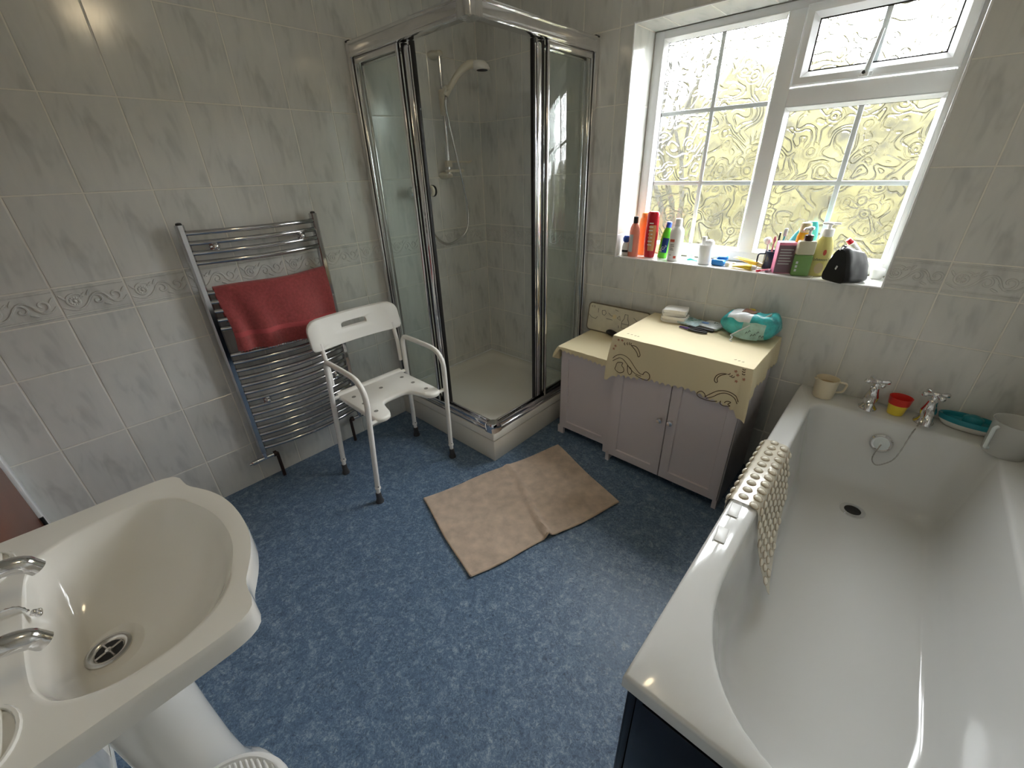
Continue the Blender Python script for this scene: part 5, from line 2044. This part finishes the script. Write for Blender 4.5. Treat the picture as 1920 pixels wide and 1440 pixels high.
for n_, c_, r_ in (('white_plastic', (0.82, 0.82, 0.80), .3), ('blue_plastic', (0.02, 0.07, 0.36), .3), ('black_plastic', (0.012, 0.011, 0.011), .3), ('red_plastic', (0.50, 0.01, 0.025), .25),
                   ('red_label', (0.55, 0.10, 0.06), .4), ('gold_label', (0.65, 0.30, 0.12), .4), ('green_plastic', (0.12, 0.55, 0.03), .3), ('navy_label', (0.01, 0.04, 0.20), .4), ('grey_label', (0.55, 0.58, 0.60), .4),
                   ('paper_white', (0.80, 0.80, 0.78), .6), ('pink_gel', (0.85, 0.28, 0.20), .12), ('orange_plastic', (0.85, 0.26, 0.05), .3), ('blue_packet', (0.03, 0.22, 0.60), .25),
                   ('yellow_tube', (0.72, 0.50, 0.03), .3), ('amber_tube', (0.60, 0.40, 0.05), .3), ('cotton_white', (0.78, 0.75, 0.66), .7), ('navy_mug', (0.012, 0.016, 0.045), .2), ('pink_box', (0.70, 0.22, 0.36), .4),
                   ('mauve_box', (0.20, 0.13, 0.17), .4), ('amber_plastic', (0.80, 0.42, 0.03), .25), ('teal_fabric', (0.05, 0.38, 0.42), .35), ('green_gel', (0.16, 0.30, 0.09), .15),
                   ('clear_shell', (0.62, 0.60, 0.45), .1), ('brown_collar', (0.06, 0.025, 0.02), .25), ('oil_yellow', (0.72, 0.66, 0.24), .1), ('bag_black', (0.006, 0.006, 0.007), .35), ('bag_grey', (0.055, 0.058, 0.065), .35),
                   ('pink_stick', (0.75, 0.25, 0.32), .3), ('teal_plastic', (0.05, 0.45, 0.40), .3), ('cream_label', (0.62, 0.52, 0.30), .4)):
    pbr(n_, c_, r_)

FA, FB_ = -PI / 2 - .9, -PI / 2 + .9
t_, _m = bottle('spray_bottle', 'white bottle with blue cap at the left end of the sill', (1.060, 0.052), [(0.020, 0), (0.022, .003), (0.022, .045), (0.017, .065), (0.011, .075)], 'white_plastic', [(0.012, .070), (0.018, .076), (0.019, .092), (0.012, .104)], 'blue_plastic', 1.0, .7, (.018, .030, FA, FB_), 'print_dark')
t_, _m = bottle('shower_gel_bottle', 'clear orange pink gel bottle with black cap on the sill', (1.108, 0.045), [(0.027, 0), (0.029, .004), (0.029, .130), (0.026, .150), (0.018, .166), (0.012, .174)], 'pink_gel', [(0.0125, .172), (0.0125, .204), (0.010, .206)], 'black_plastic', 1.0, .62, (.025, .115, -PI / 2 - .8, -PI / 2 + .1), 'grey_label')
t_, _m = bottle('orange_bottle', 'orange plastic bottle behind the pink gel bottle', (1.128, 0.118), [(0.030, 0), (0.032, .004), (0.033, .150), (0.030, .185), (0.024, .196)], 'orange_plastic', [(0.022, .196), (0.022, .214), (0.018, .218)], 'orange_plastic', 1.0, .62)
t_, _m = bottle('red_shampoo_bottle', 'tall red shampoo bottle standing on the sill', (1.190, 0.075), [(0.026, 0), (0.028, .004), (0.034, .060), (0.035, .120), (0.032, .175)], 'red_plastic', [(0.0325, .175), (0.0330, .180), (0.0315, .222), (0.024, .230)], 'red_plastic', 1.0, .66, (.035, .165, -PI / 2 - .1, -PI / 2 + .95), 'gold_label', extra=1)
b = MB()
for q in range(7):
    z = SZ + .172 - .018 * q
    b.box(1.184, 1.206, .0515, .0525, z, z + .005)
b.build('print', 'paper_white', t_)['kind'] = 'stuff'
t_, _m = bottle('small_jar', 'small dark navy jar behind the green bottle', (1.232, 0.150), [(0.017, 0), (0.018, .003), (0.018, .040)], 'navy_mug', [(0.0185, .040), (0.0185, .052), (0.016, .054)], 'navy_mug', cat='jar')
t_, mt_ = bottle('green_shampoo_bottle', 'bright green bottle with blue cap leaning on the sill', (1.256, 0.092), [(0.024, 0), (0.026, .004), (0.026, .05), (0.0275, .085), (0.024, .125), (0.016, .150), (0.011, .158)], 'green_plastic', [(0.013, .156), (0.0135, .160), (0.0135, .180), (0.010, .184)], 'blue_plastic', 1.0, .6, (.03, .105, -PI / 2 - .35, -PI / 2 + .95), 'navy_label', tilt=0.10)
lettering('VO5', 0.024, 'paper_white', t_, mt_ @ facing((1.264, 0.0752, SZ + .048), (0.55, 0.09, .83), (-.83, 0, .55)))
t_, _m = bottle('lotion_bottle', 'round white bottle with white cap and red stripes', (1.334, 0.062), [(0.032, 0), (0.034, .004), (0.034, .135), (0.032, .150), (0.020, .165), (0.016, .170)], 'white_plastic', [(0.018, .168), (0.0175, .200), (0.015, .204)], 'white_plastic', 1.0, 1.0, (.095, .108, -PI / 2 - .55, -PI / 2 + .15), 'red_label')
b = MB()
for q, (z, l_) in enumerate(((.082, .020), (.074, .022), (.064, .016), (.056, .020), (.030, .012))):
    a = -PI / 2 - .45
    pts = [(1.334 + .0347 * math.cos(a + k * l_ / .034 / 5), .062 + .0347 * math.sin(a + k * l_ / .034 / 5), SZ + z) for k in range(6)]
    b.tube(pts, 0.0012, 4)
b.build('print', 'print_dark', t_)['kind'] = 'stuff'
a = -PI / 2 + .25
b = MB().sheet([[(1.334 + .0348 * math.cos(a + .06 * j), .062 + .0348 * math.sin(a + .06 * j), SZ + .015 + .012 * i) for j in range(7)] for i in range(2)], .0006)
b.build('red_print', 'red_label', t_)
t_, _m = bottle('clear_pot', 'small clear pot behind the white lotion bottle', (1.392, 0.140), [(0.018, 0), (0.02, .003), (0.02, .03)], 'jug_clear', [(0.021, .030), (0.021, .044), (0.018, .046)], 'white_plastic', cat='pot')
b = MB().tube(crom([(1.395, .090, SZ + .004), (1.415, .082, SZ + .010), (1.440, .084, SZ + .005), (1.462, .078, SZ + .004)], 4), [.003, .004, .005, .006, .005, .004, .0035, .003, .003, .003, .003, .003, .003], 8)
tag(b.build('teal_flosser', 'teal_plastic', smooth=60, loc=(1.43, .085, SZ)), 'small teal plastic flosser lying flat on the sill', 'flosser')
tb_ = thing('tooth_mug', (1.490, 0.055, SZ), 'white cup with a tube and brush beside the blue packet', 'cup')
cup(tb_, (1.490, 0.055, SZ), [(0.026, 0.0), (0.028, .003), (0.034, .090), (0.036, .093)], 0.002, 'cup_body', 'white_plastic')
b = MB().tube([(1.480, .058, SZ + .02), (1.474, .058, SZ + .128)], [.009, .011], 12)
tag(b.build('rolled_tube', 'paper_white', smooth=50, loc=(1.477, .058, SZ + .02)), 'white tube standing upright in the white cup', 'tube')
b = MB().lathe([(0.006, .03), (0.016, .075), (0.022, .092), (0.022, .104), (0.014, .114), (0.004, .117)], (1.502, 0.062, SZ), 16)
tag(b.build('denture_brush', 'paper_white', smooth=60, loc=(1.502, .062, SZ + .03)), 'rounded white brush head resting in the white cup', 'brush')
# blue packet
bp_ = thing('blue_packet', (1.560, 0.075, SZ), 'crumpled blue plastic packet on the sill right of the white cup', 'packet')
b = MB()
b.rbox(-.030, .030, -.018, .018, 0, .028, .007)
b.xform(Matrix.Translation((1.558, .062, SZ)) @ Matrix.Rotation(-.15, 4, 'Z'))
b.build('wrapper', 'blue_packet', bp_, 50)
b = MB().rbox(-.024, .026, -.012, .012, 0, .018, .006)
b.xform(Matrix.Translation((1.566, .085, SZ + .024)) @ Matrix.Rotation(.35, 4, 'Z') @ Matrix.Rotation(.35, 4, 'X'))
b.build('folded_end', 'blue_packet', bp_, 50)
for k, (x, y, lb) in enumerate(((1.602, 0.058, 'round cotton ball nearest the blue packet on the sill'), (1.630, 0.068, 'round cotton ball nearest the yellow tubes on the sill'))):
    b = MB().lathe([(0.004, 0), (0.010, .003), (0.0125, .010), (0.010, .018), (0.003, .021)], (x, y, SZ), 12)
    tag(b.build('cotton_ball', 'cotton_white', smooth=60, loc=(x, y, SZ)), lb, 'cotton ball', 'cotton balls on the sill')


def tube_thing(name, label, p, q, w, mat, capmat, lift=0.0):
    """squeeze tube lying on the sill from crimp p to cap q"""
    P, Q = Vector(p), Vector(q)
    t_ = thing(name, tuple((P + Q) / 2), label, 'tube')
    d = (Q - P).normalized()
    s_ = d.cross(Vector((0, 0, 1))).normalized()
    up = s_.cross(d)
    L_ = (Q - P).length
    loops = []
    for t in (0, .05, .3, .6, .8, .84):
        hw, hh = w * (1 - .15 * t), .0015 + .011 * min(1, t * 1.4)
        loops.append([P + d * L_ * t + s_ * hw * math.cos(2 * PI * k / 16) + up * hh * math.sin(2 * PI * k / 16) for k in range(16)])
    MB().loft(loops, True, True, True).build('tube_body', mat, t_, 50)
    MB().lathe([(0.0105, L_ * .84), (0.0110, L_ * .85), (0.0100, L_)], P, 14, d).build('cap', capmat, t_, 40)
    return t_


tube_thing('hand_cream_tube', 'yellow and white tube lying behind the flatter yellow tube', (1.612, 0.135, SZ + .034), (1.745, 0.100, SZ + .0125), .022, 'amber_tube', 'cream_label')
tube_thing('toothpaste_tube', 'yellow tube with white cap at the front of the sill', (1.622, 0.034, SZ + .0128), (1.735, 0.030, SZ + .0128), .018, 'yellow_tube', 'white_plastic')
# navy mug with brushes
mg = thing('navy_mug', (1.772, 0.120, SZ), 'dark navy mug with a handle holding brushes', 'mug')
cup(mg, (1.772, 0.120, SZ), [(0.033, 0.0), (0.035, .003), (0.035, .080)], 0.003, 'mug_body', 'navy_mug')
MB().tube(fillet([(1.740, .108, SZ + .066), (1.716, .098, SZ + .066), (1.716, .098, SZ + .022), (1.740, .108, SZ + .018)], .016), 0.0035, 8).build('handle', 'navy_mug', mg, 60)
for nm, lb, mat, x, y, dx, dz, r in (('comb', 'thin black comb standing in the navy mug', 'black_plastic', 1.776, .110, .006, .150, .0035), ('toothbrush', 'teal and white toothbrush standing in the navy mug', 'teal_fabric', 1.786, .116, .014, .150, .004),
                                     ('makeup_brush', 'pink handled brush standing in the navy mug', 'pink_stick', 1.762, .118, .002, .120, .0035), ('shaver', 'grey white shaver head sticking out of the navy mug', 'paper_white', 1.754, .128, -.018, .118, .005)):
    t_ = thing(nm, (x, y, SZ + .004), lb, 'brush' if 'brush' in nm else nm)
    MB().tube([(x, y, SZ + .006), (x + dx * .6, y, SZ + .07), (x + dx, y, SZ + dz)], [r, r, r * .9], 8).build('handle', mat, t_, 60)
    if nm == 'toothbrush':
        MB().rbox(x + dx - .007, x + dx + .008, y - .006, y + .006, SZ + dz - .004, SZ + dz + .030, .004).build('bristles', 'film_blue', t_, 50)
    elif nm == 'shaver':
        MB().lathe([(.008, -.012), (.016, -.004), (.016, .012), (.008, .018)], (x + dx, y, SZ + dz), 12, (-.3, -.5, .8)).build('head', 'paper_white', t_, 50)
    elif nm == 'comb':
        MB().rbox(x + dx - .003, x + dx + .003, y - .008, y + .008, SZ + .08, SZ + dz + .012, .002).build('teeth', 'black_plastic', t_, 50)
    else:
        MB().lathe([(.004, 0), (.007, .012), (.003, .028)], (x + dx, y, SZ + dz - .004), 10).build('tip', 'pink_stick', t_, 50)
# pen-like sticks at the sill edge
for nm, lb, a, c, m1, m2 in (('lip_gloss', 'pink stick with red end lying at the sill edge', (1.800, 0.085, SZ + .0058), (1.745, 0.004, SZ + .0058), 'pink_stick', 'red_plastic'),
                             ('mascara', 'pale pink stick with dark round end at the sill edge', (1.792, 0.095, SZ + .0065), (1.782, 0.010, SZ + .0065), 'film_white', 'mauve_box')):
    A, C2 = Vector(a), Vector(c)
    t_ = thing(nm, tuple((A + C2) / 2), lb, 'cosmetic')
    MB().tube([A, A + (C2 - A) * .82], 0.0048, 10).build('barrel', m1, t_, 60)
    MB().tube([A + (C2 - A) * .82, C2], 0.0056, 10).build('end_cap', m2, t_, 60)
# carton
bx_ = thing('carton', (1.826, 0.065, SZ), 'pink and mauve cardboard carton standing on the sill', 'box')
BR = Matrix.Translation((1.826, 0.062, SZ)) @ Matrix.Rotation(.42, 4, 'Z')
MB().rbox(-.033, .033, -.026, .026, 0, .132, .001).xform(BR).build('carton_body', 'pink_box', bx_, 40)
MB().rbox(-.031, .0335, -.0268, -.0258, .003, .120, .0003).xform(BR).build('front_print', 'mauve_box', bx_)
b = MB()
for q in range(6):
    b.box(-.024, .026 - .006 * (q % 2), -.0275, -.0266, .100 - q * .012, .104 - q * .012)
b.xform(BR).build('print', 'grey_label', bx_)['kind'] = 'stuff'
# teal shower cap bag
b = MB()
loops = []
for i in range(11):
    t = i / 10
    r = 0.052 * math.sin(PI * (.12 + .80 * t)) ** .8
    loops.append([(1.836 + .050 * t + r * math.cos(a) * (1 + .15 * noise.noise(Vector((a, t * 4, 2)))), .160 + .5 * r * math.sin(a), SZ + .004 + .205 * t) for a in [2 * PI * k / 22 for k in range(22)]])
b.loft(loops, True, True, True)
tag(b.build('toiletry_pouch', 'teal_fabric', smooth=60, loc=(1.86, .16, SZ)), 'crumpled teal plastic pouch behind the pink carton', 'pouch')
t_, _m = bottle('amber_bottle', 'slim orange yellow bottle between carton and green soap', (1.876, 0.088), [(0.026, 0), (0.028, .004), (0.030, .10), (0.028, .155), (0.022, .172)], 'amber_plastic', [(0.022, .172), (0.0215, .195), (0.018, .210), (0.010, .212)], 'cream_label', .9, .6, (.148, .160, FA, FB_), 'yellow_tube', rot=.3)


def pump(t_, c, z, shell, collar, h, reach=0.034, ang=-2.2):
    b = MB().lathe([(.016, 0), (.0165, .002), (.0165, .022), (.012, .025)], (c[0], c[1], z), 18)
    b.build('collar', collar, t_, 45)
    b = MB().lathe([(.006, .022), (.006, h - .010), (.013, h - .008), (.013, h), (.009, h + .004)], (c[0], c[1], z), 14)
    d = Vector((math.cos(ang), math.sin(ang), 0))
    p = Vector((c[0], c[1], z + h - .003))
    b.tube([p, p + d * reach * .8, p + d * reach + Vector((0, 0, -.006))], [.006, .005, .0035], 8)
    b.build('pump', shell, t_, 50)


gp = thing('green_soap_pump', (1.903, 0.040, SZ), 'clear square pump bottle half full of green liquid soap', 'bottle')
GR = Matrix.Translation((1.903, 0.040, SZ)) @ Matrix.Rotation(.38, 4, 'Z')
MB().rbox(-.033, .033, -.019, .019, 0, .088, .006).xform(GR).build('green_liquid', 'green_gel', gp, 45)
MB().rbox(-.033, .033, -.019, .019, .0885, .145, .006).xform(GR).build('clear_top', 'clear_shell', gp, 45)
pump(gp, (1.903, 0.040), SZ + .145, 'satin_chrome', 'brown_collar', .052)
b = MB()
for q in range(3):
    b.box(-.026, -.018, -.0198, -.0190, .02 + q * .016, .030 + q * .016)
b.xform(GR).build('print', 'grey_label', gp)['kind'] = 'stuff'
jp = thing('baby_oil_pump', (1.960, 0.082, SZ), 'pale yellow baby wash bottle with white pump and script lettering', 'bottle')
b = MB().lathe([(0.033, 0), (0.036, .005), (0.037, .06), (0.035, .11), (0.028, .145), (0.018, .162)], (1.960, .082, SZ), 28, sx=1.0, sy=.68, rot=.25)
b.build('bottle_body', 'oil_yellow', jp, 50)
MB().lathe([(0.016, .160), (0.021, .164), (0.021, .188), (0.018, .192)], (1.960, .082, SZ), 18).build('collar', 'white_plastic', jp, 45)
b = MB().lathe([(0.007, .190), (0.007, .206), (0.012, .208), (0.012, .214), (.008, .217)], (1.960, .082, SZ), 14)
b.tube([(1.935, .068, SZ + .213), (1.960, .082, SZ + .212), (1.992, .098, SZ + .211)], [.0045, .006, .004], 8)
b.build('pump', 'white_plastic', jp, 50)
lettering("Johnson's", 0.017, 'print_dark', jp, facing((1.965, 0.0545, SZ + .066), (.97, .24, 0), (0, 0, 1)), italic=.25)
MB().lathe([(.016, 0), (.016, .0006)], (1.966, .0565, SZ + .035), 20, (.24, -.97, 0), sy=1.4).build('printed_label', 'cream_label', jp)
MB().lathe([(.006, 0), (.006, .0006)], (1.972, .0565, SZ + .100), 12, (.24, -.97, 0.1), sy=2.0).build('red_drop', 'red_label', jp)
tube_thing('ointment_tube', 'red and white tube propped behind the black bag', (2.120, 0.150, SZ + .060), (2.030, 0.120, SZ + .150), .026, 'paper_white', 'red_plastic')
# black cosmetics bag
bg_ = thing('cosmetic_bag', (2.06, 0.035, SZ), 'shiny black zipped cosmetics bag leaning over the sill edge', 'bag')
BGM = Matrix.Translation((2.030, -0.012, SZ)) @ Matrix.Rotation(-.62, 4, 'Z')
sec = [(p.x, p.z) for p in crom([(-.046, 0, .002), (0, 0, .0), (.046, 0, .002), (.056, 0, .022), (.050, 0, .060), (.036, 0, .105), (.018, 0, .136), (0, 0, .142), (-.018, 0, .136), (-.036, 0, .105), (-.050, 0, .060), (-.056, 0, .022)], 3, True)]
b = MB()
loops = []
for i in range(13):
    t = i / 12
    k = (1 - .16 * t) * (1 if 0 < i < 12 else .90) * (.97 if i in (1, 11) else 1)
    y = .122 * t
    loops.append([BGM @ Vector((x * k + .002 * noise.noise(Vector((x * 30, z * 30, t * 3))), y + .004 * noise.noise(Vector((x * 25, z * 25, 9))), max(.0008, z * k * (1 - .10 * t) + .003 * noise.noise(Vector((x * 40, t * 5, z * 30)))))) for x, z in sec])
b.loft(loops, True, True, True)
b.build('bag_body', 'bag_black', bg_, 50)
zp = [BGM @ Vector((0.0, .004 + .114 * k / 12, .1425 * (1 - .16 * k / 12) * (1 - .10 * k / 12))) for k in range(13)]
MB().tube(zp, 0.0038, 6).build('zip', 'bag_grey', bg_, 60)
MB().tube([zp[0] + Vector((-.002, -.004, 0)), zp[0] + Vector((-.006, -.010, -.018))], [.003, .002], 6).build('zip_pull', 'satin_chrome', bg_, 60)
MB().rbox(-.004, .004, -.0015, .0015, -.008, .008, .001).xform(BGM @ Matrix.Translation((.004, -.0005, .058)) @ Matrix.Rotation(.35, 4, 'Y')).build('logo_plate', 'satin_chrome', bg_, 40)
t_, _m = bottle('cream_jar', 'small white cream jar at the right end of the sill', (2.160, 0.155), [(0.020, 0), (0.022, .003), (0.022, .022)], 'white_plastic', [(0.0235, .022), (0.0235, .038), (0.020, .041)], 'white_plastic', cat='jar')
